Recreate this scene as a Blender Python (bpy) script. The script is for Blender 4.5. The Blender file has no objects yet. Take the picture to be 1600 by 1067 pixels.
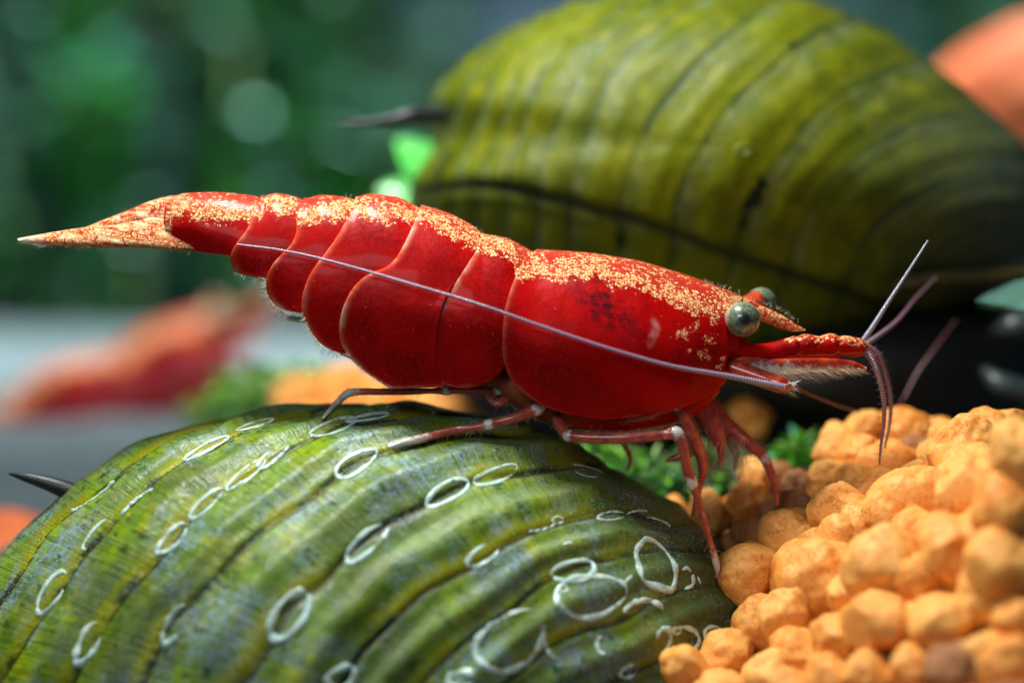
import bpy, math, random
import numpy as np
from mathutils import Vector, noise as mnoise
from mathutils.bvhtree import BVHTree

random.seed(7); RNG = np.random.default_rng(7)
scene = bpy.context.scene
COL = scene.collection

# ------------------------------------------------------------------ camera, world, lamps, exposure
D = 30.0                                   # distance from lens to the shrimp
cam_d = bpy.data.cameras.new('camera'); cam = bpy.data.objects.new('camera', cam_d); COL.objects.link(cam)
cam.location = (0, -D, 0); cam.rotation_euler = (math.pi/2, 0, 0)
cam_d.sensor_fit = 'HORIZONTAL'; cam_d.sensor_width = 360; cam_d.lens = 360*D/16.0
cam_d.clip_start = 0.5; cam_d.clip_end = 2000
cam_d.dof.use_dof = True; cam_d.dof.focus_distance = D-0.6
cam_d.dof.aperture_fstop = 1e-3*cam_d.lens/(2*0.64)
scene.camera = cam

world = bpy.data.worlds.new('World'); scene.world = world; world.use_nodes = True
bgn = world.node_tree.nodes['Background']
bgn.inputs[0].default_value = (0.42, 0.62, 0.80, 1); bgn.inputs[1].default_value = 0.10

def lamp(name, loc, target, sx, sy, power, col, spread=180):
    l = bpy.data.lights.new(name, 'AREA'); l.shape = 'RECTANGLE'; l.size = sx; l.size_y = sy
    l.energy = power; l.color = col; l.spread = math.radians(spread)
    o = bpy.data.objects.new(name, l); COL.objects.link(o); o.location = loc
    o.rotation_euler = (Vector(target)-Vector(loc)).to_track_quat('-Z', 'Y').to_euler()
    return o
lamp('tank_lamp', (-5, -2.5, 21), (0.5, 0, -1), 8, 4, 12000, (0.97, 1.0, 0.99))
lamp('front_fill', (-9, -27, 13), (0, 0, -1), 14, 8, 2500, (0.95, 0.98, 1.0))  # fill lamp added in front so the shrimp's flank is lit
lamp('tank_lamp', (-12, 44, 72), (-10, 84, 0), 110, 24, 300000, (0.92, 1.0, 0.97), 110)  # extra lamp added over the back to brighten the plants

vs = scene.view_settings
vs.view_transform = 'Standard'; vs.look = 'None'; vs.exposure = 0.0; vs.gamma = 1.0; vs.use_curve_mapping = False
scene.render.engine = 'CYCLES'
scene.cycles.use_denoising = True
scene.cycles.max_bounces = 5; scene.cycles.diffuse_bounces = 3; scene.cycles.glossy_bounces = 3; scene.cycles.transparent_max_bounces = 12
scene.cycles.use_adaptive_sampling = True; scene.cycles.adaptive_threshold = 0.015
scene.unit_settings.scale_length = 0.0017  # one unit is about 1.7 mm

# ------------------------------------------------------------------ helpers
def P(px, py, y=0.0):
    """the point at depth y that stands at picture position px, py"""
    s = (D+y)/D
    return np.array([(px-800)/100.0*s, y, (533.5-py)/100.0*s])

def to_px(v):
    v = np.asarray(v); s = D/(D+v[..., 1])
    return 800+100*v[..., 0]*s, 533.5-100*v[..., 2]*s

def catmull(ctrl, n):
    """smooth resampling of control rows (any number of columns)"""
    c = np.asarray(ctrl, float)
    k = len(c)
    d = np.linalg.norm(np.diff(c[:, :3], axis=0), axis=1)+1e-6
    s = np.concatenate([[0], np.cumsum(d)])
    t = np.linspace(0, s[-1], n)
    out = np.empty((n, c.shape[1]))
    m = np.zeros_like(c)
    for i in range(k):
        if 0 < i < k-1:
            a = (c[i]-c[i-1])/d[i-1]; b = (c[i+1]-c[i])/d[i]
            m[i] = (a*d[i]+b*d[i-1])/(d[i]+d[i-1])
        elif i == 0: m[i] = (c[1]-c[0])/d[0]
        else: m[i] = (c[-1]-c[-2])/d[-1]
    j = np.clip(np.searchsorted(s, t, side='right')-1, 0, k-2)
    h = d[j]; u = (t-s[j])/h
    h00 = 2*u**3-3*u**2+1; h10 = u**3-2*u**2+u; h01 = -2*u**3+3*u**2; h11 = u**3-u**2
    out = h00[:, None]*c[j]+(h10*h)[:, None]*m[j]+h01[:, None]*c[j+1]+(h11*h)[:, None]*m[j+1]
    return out

class MB:
    def __init__(self): self.V = []; self.F = []; self.A = {}; self.n = 0
    def add(self, v, f, **at):
        v = np.asarray(v, float).reshape(-1, 3)
        for k in set(self.A) | set(at):
            if k not in self.A: self.A[k] = [np.zeros(self.n)] if self.n else []
            a = at.get(k, 0.0)
            self.A[k].append(np.broadcast_to(np.asarray(a, float).ravel() if np.ndim(a) else float(a), (len(v),)).copy())
        self.V.append(v); o = self.n
        self.F.extend([tuple(int(i)+o for i in q) for q in f]); self.n += len(v)
    def build(self, name, mat, parent=None, smooth=True, origin=None):
        v = np.concatenate(self.V)
        org = np.zeros(3) if origin is None else np.asarray(origin, float)
        me = bpy.data.meshes.new(name); me.from_pydata((v-org).tolist(), [], self.F)
        if smooth: me.polygons.foreach_set('use_smooth', [True]*len(me.polygons))
        for k, l in self.A.items():
            a = me.attributes.new(k, 'FLOAT', 'POINT'); a.data.foreach_set('value', np.concatenate(l).astype(np.float32))
        me.update()
        o = bpy.data.objects.new(name, me); COL.objects.link(o)
        me.materials.append(mat)
        o.location = org.tolist()
        if parent is not None:
            o.parent = parent; wl = np.zeros(3); q = parent
            while q is not None: wl += np.array(q.location); q = q.parent
            o.location = (org-wl).tolist()
        return o

def grid_faces(nr, nc, wrap=False):
    f = []
    for i in range(nr-1):
        for j in range(nc if wrap else nc-1):
            j2 = (j+1) % nc
            f.append((i*nc+j, i*nc+j2, (i+1)*nc+j2, (i+1)*nc+j))
    return f

def frames(p):
    t = np.gradient(p, axis=0); t /= np.linalg.norm(t, axis=1)[:, None]+1e-12
    up = np.array([0, 0, 1.0]) if abs(t[0][2]) < 0.9 else np.array([0, 1.0, 0])
    n = np.cross(t[0], np.cross(up, t[0])); n /= np.linalg.norm(n)
    N = []
    for i in range(len(p)):
        n = n-t[i]*np.dot(n, t[i]); n /= np.linalg.norm(n)+1e-12; N.append(n)
    N = np.array(N); return t, N, np.cross(t, N)

def tube(mb, p, r, sides=10, flat=1.0, closed=False, gold=None, **at):
    """tube along points p (n,3), radii r (n,), attributes given per ring"""
    p = np.asarray(p, float); n = len(p); r = np.broadcast_to(r, (n,))
    t, N, B = frames(p)
    a = np.linspace(0, 2*math.pi, sides, endpoint=False)
    v = p[:, None, :]+r[:, None, None]*(np.cos(a)[None, :, None]*N[:, None, :]+flat*np.sin(a)[None, :, None]*B[:, None, :])
    f = grid_faces(n, sides, True)
    if closed:
        f += [((n-1)*sides+j, (n-1)*sides+(j+1) % sides, (j+1) % sides, j) for j in range(sides)]
    else:
        f += [tuple(range(sides))[::-1], tuple((n-1)*sides+j for j in range(sides))]
    A = {k: np.repeat(np.broadcast_to(x, (n,)), sides) for k, x in at.items()}
    if gold is not None:   # gold lies on the upward side
        g = np.repeat(np.asarray(gold), sides)+2.0*(v[:, :, 2]-p[:, None, 2]).ravel()/np.repeat(np.maximum(r, 1e-4), sides)
        A['gold'] = g
    mb.add(v.reshape(-1, 3), f, **A)

def px_tube(mb, rows, n, sides=10, gold=None, **kw):
    """rows of (px, py, y, radius in px, tone)"""
    c = np.array([list(P(r[0], r[1], r[2]))+[r[3]/100.0, r[4] if len(r) > 4 else 0.0] for r in rows])
    q = catmull(c, n)
    tube(mb, q[:, :3], np.maximum(q[:, 3], 0.004), sides, tone=np.clip(q[:, 4], 0, 1), gold=gold, **kw)
    return q

def hair(mb, a, b, r=0.008, bend=(0, 0, 0), **at):
    a = np.asarray(a); b = np.asarray(b); m = (a+b)/2+np.asarray(bend)
    u = np.linspace(0, 1, 4)[:, None]
    p = (1-u)**2*a+2*u*(1-u)*m+u**2*b
    tube(mb, p, np.linspace(r, r*0.25, 4), 3, **at)

def tag(o, label=None, cat=None, group=None, kind=None):
    for k, x in (('label', label), ('category', cat), ('group', group), ('kind', kind)):
        if x: o[k] = x
    return o

def empty(name, loc):
    o = bpy.data.objects.new(name, None); COL.objects.link(o); o.location = list(loc); o.empty_display_size = 0.2
    return o

def copy_tree(o, parent=None):
    c = o.copy(); COL.objects.link(c)
    if parent is not None: c.parent = parent
    for ch in list(o.children): copy_tree(ch, c)
    return c

def rbf(pts, vals, reg=1e-3):
    """thin plate spline through points, for the rib lines of the shells"""
    pts = np.asarray(pts, float)/200.0; n = len(pts)
    r2 = ((pts[:, None]-pts[None])**2).sum(-1)
    K = 0.5*r2*np.log(r2+1e-9)+reg*np.eye(n)
    Pm = np.c_[np.ones(n), pts]
    M = np.block([[K, Pm], [Pm.T, np.zeros((3, 3))]])
    w = np.linalg.solve(M, np.r_[vals, 0, 0, 0])
    def ev(x, y):
        q = np.c_[x.ravel(), y.ravel()]/200.0; out = np.empty(len(q))
        for i in range(0, len(q), 20000):
            s = q[i:i+20000]; r2 = ((s[:, None]-pts[None])**2).sum(-1)
            out[i:i+20000] = 0.5*(r2*np.log(r2+1e-9))@w[:n]+w[n]+s@w[n+1:]
        return out.reshape(x.shape)
    return ev

def fbm(x, y, z=0.0, oct=4):
    return mnoise.fractal(Vector((x, y, z)), 1.0, 2.0, oct)

# ------------------------------------------------------------------ material node helper
class NT:
    def __init__(self, name):
        self.m = bpy.data.materials.new(name); self.m.use_nodes = True
        self.t = self.m.node_tree; self.b = self.t.nodes['Principled BSDF']; self.out = self.t.nodes['Material Output']
    def sock(self, node, i, v):
        s = node.inputs[i]
        if isinstance(v, bpy.types.NodeSocket): self.t.links.new(v, s)
        elif v is not None:
            if s.type == 'RGBA' and len(v) == 3: v = (*v, 1)
            s.default_value = v
    def new(self, typ, **kw):
        n = self.t.nodes.new(typ)
        for k, v in kw.items(): setattr(n, k, v)
        return n
    def coord(self, w='Object'): return self.new('ShaderNodeTexCoord').outputs[w]
    def attr(self, name): return self.new('ShaderNodeAttribute', attribute_name=name).outputs['Fac']
    def noise(self, scale, detail=3, rough=0.55, vec=None, dist=0.0, out=0):
        n = self.new('ShaderNodeTexNoise'); self.sock(n, 'Scale', scale); self.sock(n, 'Detail', detail)
        self.sock(n, 'Roughness', rough); self.sock(n, 'Distortion', dist)
        self.t.links.new(vec if vec is not None else self.coord(), n.inputs['Vector'])
        return n.outputs[out]
    def voro(self, scale, vec=None, feature='F1', out='Distance', rnd=1.0):
        n = self.new('ShaderNodeTexVoronoi', feature=feature); self.sock(n, 'Scale', scale); self.sock(n, 'Randomness', rnd)
        self.t.links.new(vec if vec is not None else self.coord(), n.inputs['Vector'])
        return n.outputs[out]
    def math(self, op, a, b=None, c=None, clamp=False):
        n = self.new('ShaderNodeMath', operation=op, use_clamp=clamp)
        for i, v in enumerate((a, b, c)): self.sock(n, i, v)
        return n.outputs[0]
    def rng(self, x, a, b, c=0.0, d=1.0):
        n = self.new('ShaderNodeMapRange', interpolation_type='SMOOTHSTEP')
        for i, v in enumerate((x, a, b, c, d)): self.sock(n, i, v)
        return n.outputs[0]
    def mix(self, f, a, b, mode='MIX'):
        n = self.new('ShaderNodeMix', data_type='RGBA', blend_type=mode)
        self.sock(n, 0, f); self.sock(n, 6, a); self.sock(n, 7, b)
        return n.outputs[2]
    def vec(self, x, y, z=0.0):
        n = self.new('ShaderNodeCombineXYZ')
        for i, v in enumerate((x, y, z)): self.sock(n, i, v)
        return n.outputs[0]
    def bump(self, h, strength=0.3, dist=0.05, prev=None):
        n = self.new('ShaderNodeBump'); self.sock(n, 'Strength', strength); self.sock(n, 'Distance', dist); self.sock(n, 'Height', h)
        if prev is not None: self.sock(n, 'Normal', prev)
        return n.outputs[0]
    def set(self, **kw):
        for k, v in kw.items(): self.sock(self.b, k.replace('_', ' '), v)
        return self.m

def M_shrimp():
    n = NT('red_shrimp_shell')
    gold = n.attr('gold'); rim = n.attr('rim'); dark = n.attr('dark'); pale = n.attr('pale'); tan = n.attr('tan')
    ragged = n.noise(5.5, 5, 0.7)
    g = n.math('ADD', gold, n.math('MULTIPLY', n.math('SUBTRACT', ragged, 0.5), 4.6))
    band = n.rng(g, -0.5, 0.6)
    # flakes: small gold platelets parted by thin red lines, thinning out high on the back
    wv = n.new('ShaderNodeVectorMath', operation='ADD'); n.t.links.new(n.coord(), wv.inputs[0]); sc_ = n.new('ShaderNodeVectorMath', operation='SCALE'); n.t.links.new(n.noise(11, 2, out=1), sc_.inputs[0]); sc_.inputs['Scale'].default_value = 0.07; n.t.links.new(sc_.outputs[0], wv.inputs[1]); wv = wv.outputs[0]
    cell = n.voro(23, vec=wv, feature='DISTANCE_TO_EDGE')
    cellc = n.new('ShaderNodeTexVoronoi'); n.sock(cellc, 'Scale', 23.0); n.t.links.new(wv, cellc.inputs['Vector'])
    sep = n.new('ShaderNodeSeparateColor'); n.t.links.new(cellc.outputs['Color'], sep.inputs[0])
    rnd = sep.outputs[0]
    cluster = n.noise(2.6, 3, 0.6)
    thin = n.rng(gold, 1.2, 4.0, 0.0, 0.36)
    keep = n.rng(n.math('SUBTRACT', n.math('ADD', n.math('MULTIPLY', rnd, 0.55), cluster), thin), 0.50, 0.68)
    flake = n.math('MULTIPLY', n.rng(cell, 0.03, 0.16), keep)
    mask = n.math('MULTIPLY', n.rng(n.math('ADD', g, n.math('MULTIPLY', rnd, 1.6)), 0.55, 0.95), flake, clamp=True)
    under = n.mix(n.noise(9, 4), (0.30, 0.008, 0.006), (0.58, 0.085, 0.035))
    red = n.mix(n.rng(n.noise(1.1, 4), .3, .7), (0.19, 0.0002, 0.0012), (0.42, 0.0006, 0.0012))
    fine = n.noise(26, 3, 0.7)
    red = n.mix(n.rng(fine, 0.40, 0.75), red, (0.42, 0.004, 0.002))
    red = n.mix(n.math('MULTIPLY', n.rng(n.noise(5.0, 6, 0.75), 0.54, 0.76), 0.45), red, (0.10, 0.0006, 0.0012))
    speck = n.voro(4.6)
    red = n.mix(n.rng(speck, 0.055, 0.02), red, (0.75, 0.22, 0.10))
    dk = n.math('MULTIPLY', dark, n.rng(n.noise(4.2, 5, 0.7), 0.40, 0.62), clamp=True)
    red = n.mix(dk, red, (0.045, 0.002, 0.006))
    red = n.mix(n.math('MULTIPLY', pale, n.rng(n.noise(8, 4, .7), 0.30, 0.62), clamp=True), red, (0.46, 0.14, 0.13))
    red = n.mix(tan, red, n.mix(n.noise(8, 4), (0.40, 0.14, 0.05), (0.24, 0.05, 0.02)))
    rc = n.mix(n.rng(n.noise(3.0, 3), 0.45, 0.7), (0.68, 0.10, 0.03), (0.78, 0.42, 0.30))
    red = n.mix(n.math('MULTIPLY', rim, 0.85), red, rc)
    back = n.mix(n.math('MULTIPLY', band, 0.62), red, under)
    goldc = n.mix(rnd, (0.86, 0.36, 0.09), (0.94, 0.64, 0.30))
    col = n.mix(n.math('MULTIPLY', mask, 0.9), back, goldc)
    sp = n.new('ShaderNodeSeparateXYZ'); n.t.links.new(n.coord(), sp.inputs[0])
    sv = n.vec(n.math('MULTIPLY', sp.outputs[0], 2.2), n.math('MULTIPLY', sp.outputs[1], 6.0), n.math('MULTIPLY_ADD', sp.outputs[0], 3.5, n.math('MULTIPLY', sp.outputs[2], 22.0)))
    st = n.noise(1.0, 5, 0.7, vec=sv)
    lg = n.mix(n.rng(st, 0.42, 0.54), (0.42, 0.035, 0.015), n.mix(n.rng(st, 0.5, 0.7), (0.90, 0.50, 0.22), (0.96, 0.80, 0.55)))
    col = n.mix(n.math('MULTIPLY', n.attr('leafgold'), n.rng(n.noise(6, 4, .7), 0.42, 0.62)), col, lg)
    col = n.mix(n.attr('tip'), col, (0.80, 0.74, 0.55))
    bmp = n.bump(n.noise(26, 3, .6), 0.08, 0.02)
    bmp = n.bump(n.noise(3.0, 3), 0.15, 0.12, bmp)
    bmp = n.bump(n.math('MULTIPLY', mask, 1.0), 0.5, 0.015, bmp)
    n.set(Base_Color=col, Roughness=n.math('MULTIPLY_ADD', fine, 0.25, 0.28), Normal=bmp, IOR=1.15,
          Coat_Weight=0.25, Coat_Roughness=0.10, Coat_IOR=1.25,
          Subsurface_Weight=0.30, Subsurface_Radius=(1.0, 0.03, 0.02), Subsurface_Scale=0.5)
    return n.m

def M_leg():
    n = NT('red_leg')
    tone = n.attr('tone')
    red = n.mix(n.rng(n.noise(7, 5, 0.7), 0.32, 0.70), (0.28, 0.004, 0.003), (0.58, 0.065, 0.014))
    t2 = n.math('ADD', tone, n.math('MULTIPLY', n.math('SUBTRACT', n.noise(11, 4, 0.7), 0.5), 1.3))
    col = n.mix(n.rng(t2, 0.40, 0.88), red, n.mix(n.noise(6, 2), (0.55, 0.66, 0.68), (0.85, 0.84, 0.74)))
    n.set(Base_Color=col, Roughness=0.28, Normal=n.bump(n.noise(22, 4, .7), 0.25, 0.02), Coat_Weight=1.0, Coat_Roughness=0.1, IOR=1.4)
    return n.m

def M_simple(name, c1, c2, scale=6, rough=0.45, coat=0.0, bump=0.1, **kw):
    n = NT(name)
    n.set(Base_Color=n.mix(n.noise(scale, 4), c1, c2), Roughness=rough, Coat_Weight=coat, Coat_Roughness=0.15,
          Normal=n.bump(n.noise(scale*5, 3), bump, 0.03), **kw)
    return n.m

def M_antenna():
    n = NT('ringed_antenna')
    tone = n.attr('tone'); ring = n.attr('ring')
    col = n.mix(tone, (0.13, 0.018, 0.06), (0.24, 0.28, 0.33))
    col = n.mix(n.attr('brown'), col, (0.20, 0.055, 0.022))
    col = n.mix(n.math('MULTIPLY', ring, n.math('MULTIPLY_ADD', tone, -0.15, 0.5)), col, (0.72, 0.50, 0.72))
    n.set(Base_Color=col, Roughness=0.3, Coat_Weight=0.4)
    return n.m

def M_hair():
    n = NT('pale_setae')
    n.set(Base_Color=n.mix(n.noise(5), (0.42, 0.30, 0.18), (0.66, 0.64, 0.52)), Roughness=0.5, Alpha=0.7)
    return n.m

def M_eye():
    n = NT('eye')
    c = n.coord('Object')
    sx = n.new('ShaderNodeSeparateXYZ'); n.t.links.new(c, sx.inputs[0])
    vn = n.new('ShaderNodeVectorMath', operation='NORMALIZE'); n.t.links.new(c, vn.inputs[0])
    dt = n.new('ShaderNodeVectorMath', operation='DOT_PRODUCT'); n.t.links.new(vn.outputs[0], dt.inputs[0])
    d = Vector((0.05, -1.0, -0.02)).normalized(); dt.inputs[1].default_value = d
    cosang = dt.outputs['Value']
    gran = n.noise(22, 3, 0.7)
    col = n.mix(n.rng(gran, 0.3, 0.75), (0.035, 0.06, 0.035), (0.20, 0.25, 0.14))
    col = n.mix(n.rng(cosang, 0.60, 0.15), col, (0.36, 0.33, 0.22))
    col = n.mix(n.rng(n.math('ADD', cosang, n.math('MULTIPLY', n.math('SUBTRACT', n.noise(14, 4, .7), 0.5), 0.12)), 0.86, 1.0), col, (0.004, 0.010, 0.010))
    n.set(Base_Color=col, Roughness=0.35, Coat_Weight=1.0, Coat_Roughness=0.05, Normal=n.bump(n.voro(24), 0.1, 0.02))
    return n.m

def M_snail(name, back=False):
    n = NT(name)
    ph = n.attr('phase'); al = n.attr('along'); crest = n.attr('crest'); seam = n.attr('seam')
    v = n.vec(n.math('MULTIPLY', ph, 1.0), al, 0.0)
    stri = n.noise(1.0, 4, 0.65, vec=n.vec(n.math('MULTIPLY', ph, 1.1), n.math('MULTIPLY', al, 150.0)))
    stri2 = n.noise(1.0, 3, 0.6, vec=n.vec(n.math('MULTIPLY', ph, 2.3), n.math('MULTIPLY', al, 420.0)))
    big = n.noise(0.55, 4, 0.6); mid = n.noise(1.9, 5, 0.65); fine = n.noise(14, 4, 0.7)
    if not back:
        olive = n.mix(n.rng(big, 0.35, 0.65), (0.23, 0.36, 0.002), (0.11, 0.21, 0.008))
        olive = n.mix(n.rng(mid, 0.50, 0.66), olive, (0.33, 0.38, 0.002))
        grey = n.mix(n.rng(fine, 0.3, 0.7), (0.075, 0.115, 0.075), (0.20, 0.26, 0.19))
        gfac = n.math('MULTIPLY', n.rng(n.math('ADD', n.math('MULTIPLY', crest, 0.22), n.noise(1.5, 6, 0.7)), 0.54, 0.78), n.rng(big, 0.62, 0.40))
        col = n.mix(n.math('MULTIPLY', gfac, 0.6), olive, grey)
        bl = n.noise(1.15, 5, 0.65)
        blue = n.math('MULTIPLY', n.rng(bl, 0.47, 0.62), n.rng(n.noise(11, 4, 0.7), 0.38, 0.58))
        col = n.mix(n.math('MULTIPLY', blue, 0.85), col, n.mix(fine, (0.12, 0.19, 0.26), (0.34, 0.47, 0.56)))  # blue-grey wet sheen painted into the shell colour
        col = n.mix(n.rng(n.noise(2.3, 5, 0.65), 0.60, 0.68), col, (0.030, 0.105, 0.003))
        col = n.mix(n.math('MULTIPLY', n.rng(stri, 0.46, 0.66), 0.55), col, (0.028, 0.042, 0.012))
        col = n.mix(n.math('MULTIPLY', n.rng(n.noise(5.0, 7, 0.78), 0.55, 0.64), 0.8), col, (0.018, 0.036, 0.006))
        col = n.mix(n.math('MULTIPLY', n.rng(n.noise(0.45, 3), 0.46, 0.62), 0.55), col, (0.035, 0.055, 0.012))
        pg = n.math('PINGPONG', ph, 0.5)
        groove = n.math('MULTIPLY', n.rng(pg, 0.10, 0.02), n.rng(n.noise(1.1, 3), 0.22, 0.48))
        col = n.mix(n.math('MULTIPLY', groove, 0.92), col, (0.018, 0.018, 0.005))
        col = n.mix(n.math('MULTIPLY', n.rng(n.math('FRACT', ph), 0.70, 0.90), n.rng(n.noise(0.9, 4), 0.56, 0.46)), col, (0.235, 0.245, 0.002))
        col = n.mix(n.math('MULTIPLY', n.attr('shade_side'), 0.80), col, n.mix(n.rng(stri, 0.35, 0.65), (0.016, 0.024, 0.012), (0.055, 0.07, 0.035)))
        col = n.mix(n.math('MULTIPLY', n.rng(n.noise(26, 4, 0.7), 0.57, 0.68), n.rng(bl, 0.40, 0.58)), col, (0.42, 0.52, 0.50))  # blue-white glints painted on as specks
        wet = n.rng(n.noise(9, 5, 0.7), 0.3, 0.75, 0.25, 0.6)
    else:
        col = n.mix(n.rng(big, .35, .65), (0.130, 0.150, 0.0015), (0.075, 0.098, 0.003))
        col = n.mix(n.rng(mid, 0.45, 0.70), col, (0.175, 0.18, 0.002))
        fr = n.math('FRACT', ph)
        edge = n.math('MULTIPLY', n.rng(fr, 0.40, 0.14), n.rng(n.noise(1.3, 4, .65), 0.36, 0.60))
        col = n.mix(n.math('MULTIPLY', n.math('MULTIPLY', edge, n.rng(stri, 0.40, 0.60)), 0.55), col, (0.20, 0.25, 0.16))
        col = n.mix(n.math('MULTIPLY', n.rng(n.math('PINGPONG', ph, 0.5), 0.10, 0.03), n.rng(n.noise(1.0, 3), 0.30, 0.62)), col, (0.038, 0.062, 0.014))
        col = n.mix(n.math('MULTIPLY', n.rng(stri2, 0.50, 0.72), 0.5), col, (0.028, 0.042, 0.006))
        col = n.mix(n.math('MULTIPLY', n.rng(n.noise(3.5, 5, .7), 0.56, 0.70), 0.45), col, (0.028, 0.040, 0.006))
        blot = n.math('MULTIPLY', n.rng(n.noise(1.6, 3), 0.60, 0.66), n.rng(n.math('PINGPONG', ph, 0.5), 0.18, 0.08))
        col = n.mix(blot, col, (0.010, 0.016, 0.006))
        col = n.mix(n.math('MULTIPLY', seam, 0.92), col, (0.010, 0.016, 0.012))
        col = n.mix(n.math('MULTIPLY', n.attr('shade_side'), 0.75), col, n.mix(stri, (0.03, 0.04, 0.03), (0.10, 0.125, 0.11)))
        wet = n.rng(n.noise(5, 4, 0.65), 0.3, 0.75, 0.25, 0.55)
    b1 = n.bump(stri, 0.45, 0.05)
    b2 = n.bump(stri2, 0.35, 0.03, b1)
    b3 = n.bump(n.noise(4.5, 5, 0.6), 0.28, 0.10, b2)
    b4 = n.bump(n.noise(13, 4, 0.7), 0.25, 0.04, b3)
    n.set(Base_Color=col, Roughness=wet, Normal=b4, IOR=1.2, Coat_Weight=0.12 if back else 0.34, Coat_Roughness=0.2 if back else 0.14, Coat_Normal=b3)
    return n.m

def M_grain(name, tint):
    n = NT(name)
    oi = n.new('ShaderNodeObjectInfo').outputs['Random']
    base = n.mix(oi, (0.82, 0.24, 0.022), (0.90, 0.43, 0.10)) if tint == 0 else n.mix(oi, (0.30, 0.10, 0.022), (0.40, 0.16, 0.05))  # brown of the dull grains, also painting shade low in the heap
    a = n.noise(2.2, 5, 0.65); b = n.noise(9, 5, 0.7)
    col = n.mix(n.rng(a, 0.40, 0.70), base, (0.90, 0.44, 0.11) if tint == 0 else (0.30, 0.15, 0.07))
    col = n.mix(n.math('MULTIPLY', n.rng(a, 0.44, 0.30), 0.75), col, (0.60, 0.15, 0.012) if tint == 0 else (0.20, 0.07, 0.03))
    vein = n.math('ABSOLUTE', n.math('SUBTRACT', n.noise(3.0, 4, 0.6, dist=0.6), 0.5))
    col = n.mix(n.math('MULTIPLY', n.rng(vein, 0.018, 0.0), 0.55), col, (0.36, 0.10, 0.02))
    col = n.mix(n.math('MULTIPLY', n.rng(b, 0.60, 0.72), 0.55), col, (0.42, 0.13, 0.03))
    col = n.mix(n.math('MULTIPLY', n.rng(n.noise(17, 3, 0.7), 0.62, 0.74), 0.6), col, (0.92, 0.66, 0.38))
    bp = n.bump(n.noise(16, 5, 0.65), 0.22, 0.04)
    bp = n.bump(n.rng(vein, 0.03, 0.0, 1.0, 0.0), 0.4, 0.04, bp)
    bp = n.bump(n.noise(5, 4, 0.6), 0.22, 0.10, bp)
    n.set(Base_Color=col, Roughness=0.5, Normal=bp, IOR=1.35, Subsurface_Weight=0.25, Subsurface_Radius=(0.35, 0.13, 0.03), Subsurface_Scale=0.6)
    return n.m

def M_leaf(name, cols, rough=0.35):
    n = NT(name)
    r = n.new('ShaderNodeNewGeometry').outputs['Random Per Island']
    ramp = n.new('ShaderNodeValToRGB'); n.t.links.new(r, ramp.inputs[0]); ramp.color_ramp.interpolation = 'CONSTANT'
    el = ramp.color_ramp.elements
    for i, (p, c) in enumerate(cols):
        e = el[i] if i < 2 else el.new(p)
        e.position = p; e.color = (*c, 1)
    n.set(Base_Color=ramp.outputs[0], Roughness=rough, Coat_Weight=0.3)
    return n.m

def M_egg():
    n = NT('egg_case')
    c = n.coord('Generated'); w = n.coord('Object')
    col = n.mix(n.noise(1.4, 2, vec=c), (0.42, 0.74, 0.80), (0.84, 0.92, 0.70))
    col = n.mix(n.rng(n.noise(9, 4, .7), 0.50, 0.66), col, (0.22, 0.27, 0.10))
    al = n.rng(n.noise(4, 3, vec=w), 0.30, 0.55, 0.45, 0.92)
    n.set(Base_Color=col, Roughness=0.3, Coat_Weight=0.4, Alpha=al, Normal=n.bump(n.noise(16, 4), 0.4, 0.03))
    return n.m

def M_cuticle():
    n = NT('clear_leg_cuticle')
    n.set(Base_Color=(0.72, 0.36, 0.30), Roughness=0.12, Alpha=0.10, Coat_Weight=1.0, Coat_Roughness=0.05, Normal=n.bump(n.noise(18, 4, .7), 0.3, 0.03))
    return n.m

def M_sand():
    n = NT('grey_sand')
    col = n.mix(n.noise(0.25, 4), (0.040, 0.064, 0.076), (0.068, 0.094, 0.103))
    col = n.mix(n.rng(n.noise(4, 3), 0.4, 0.7), col, (0.026, 0.042, 0.048))
    n.set(Base_Color=col, Roughness=0.9, Normal=n.bump(n.noise(6, 4), 0.5, 0.1))
    return n.m

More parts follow.
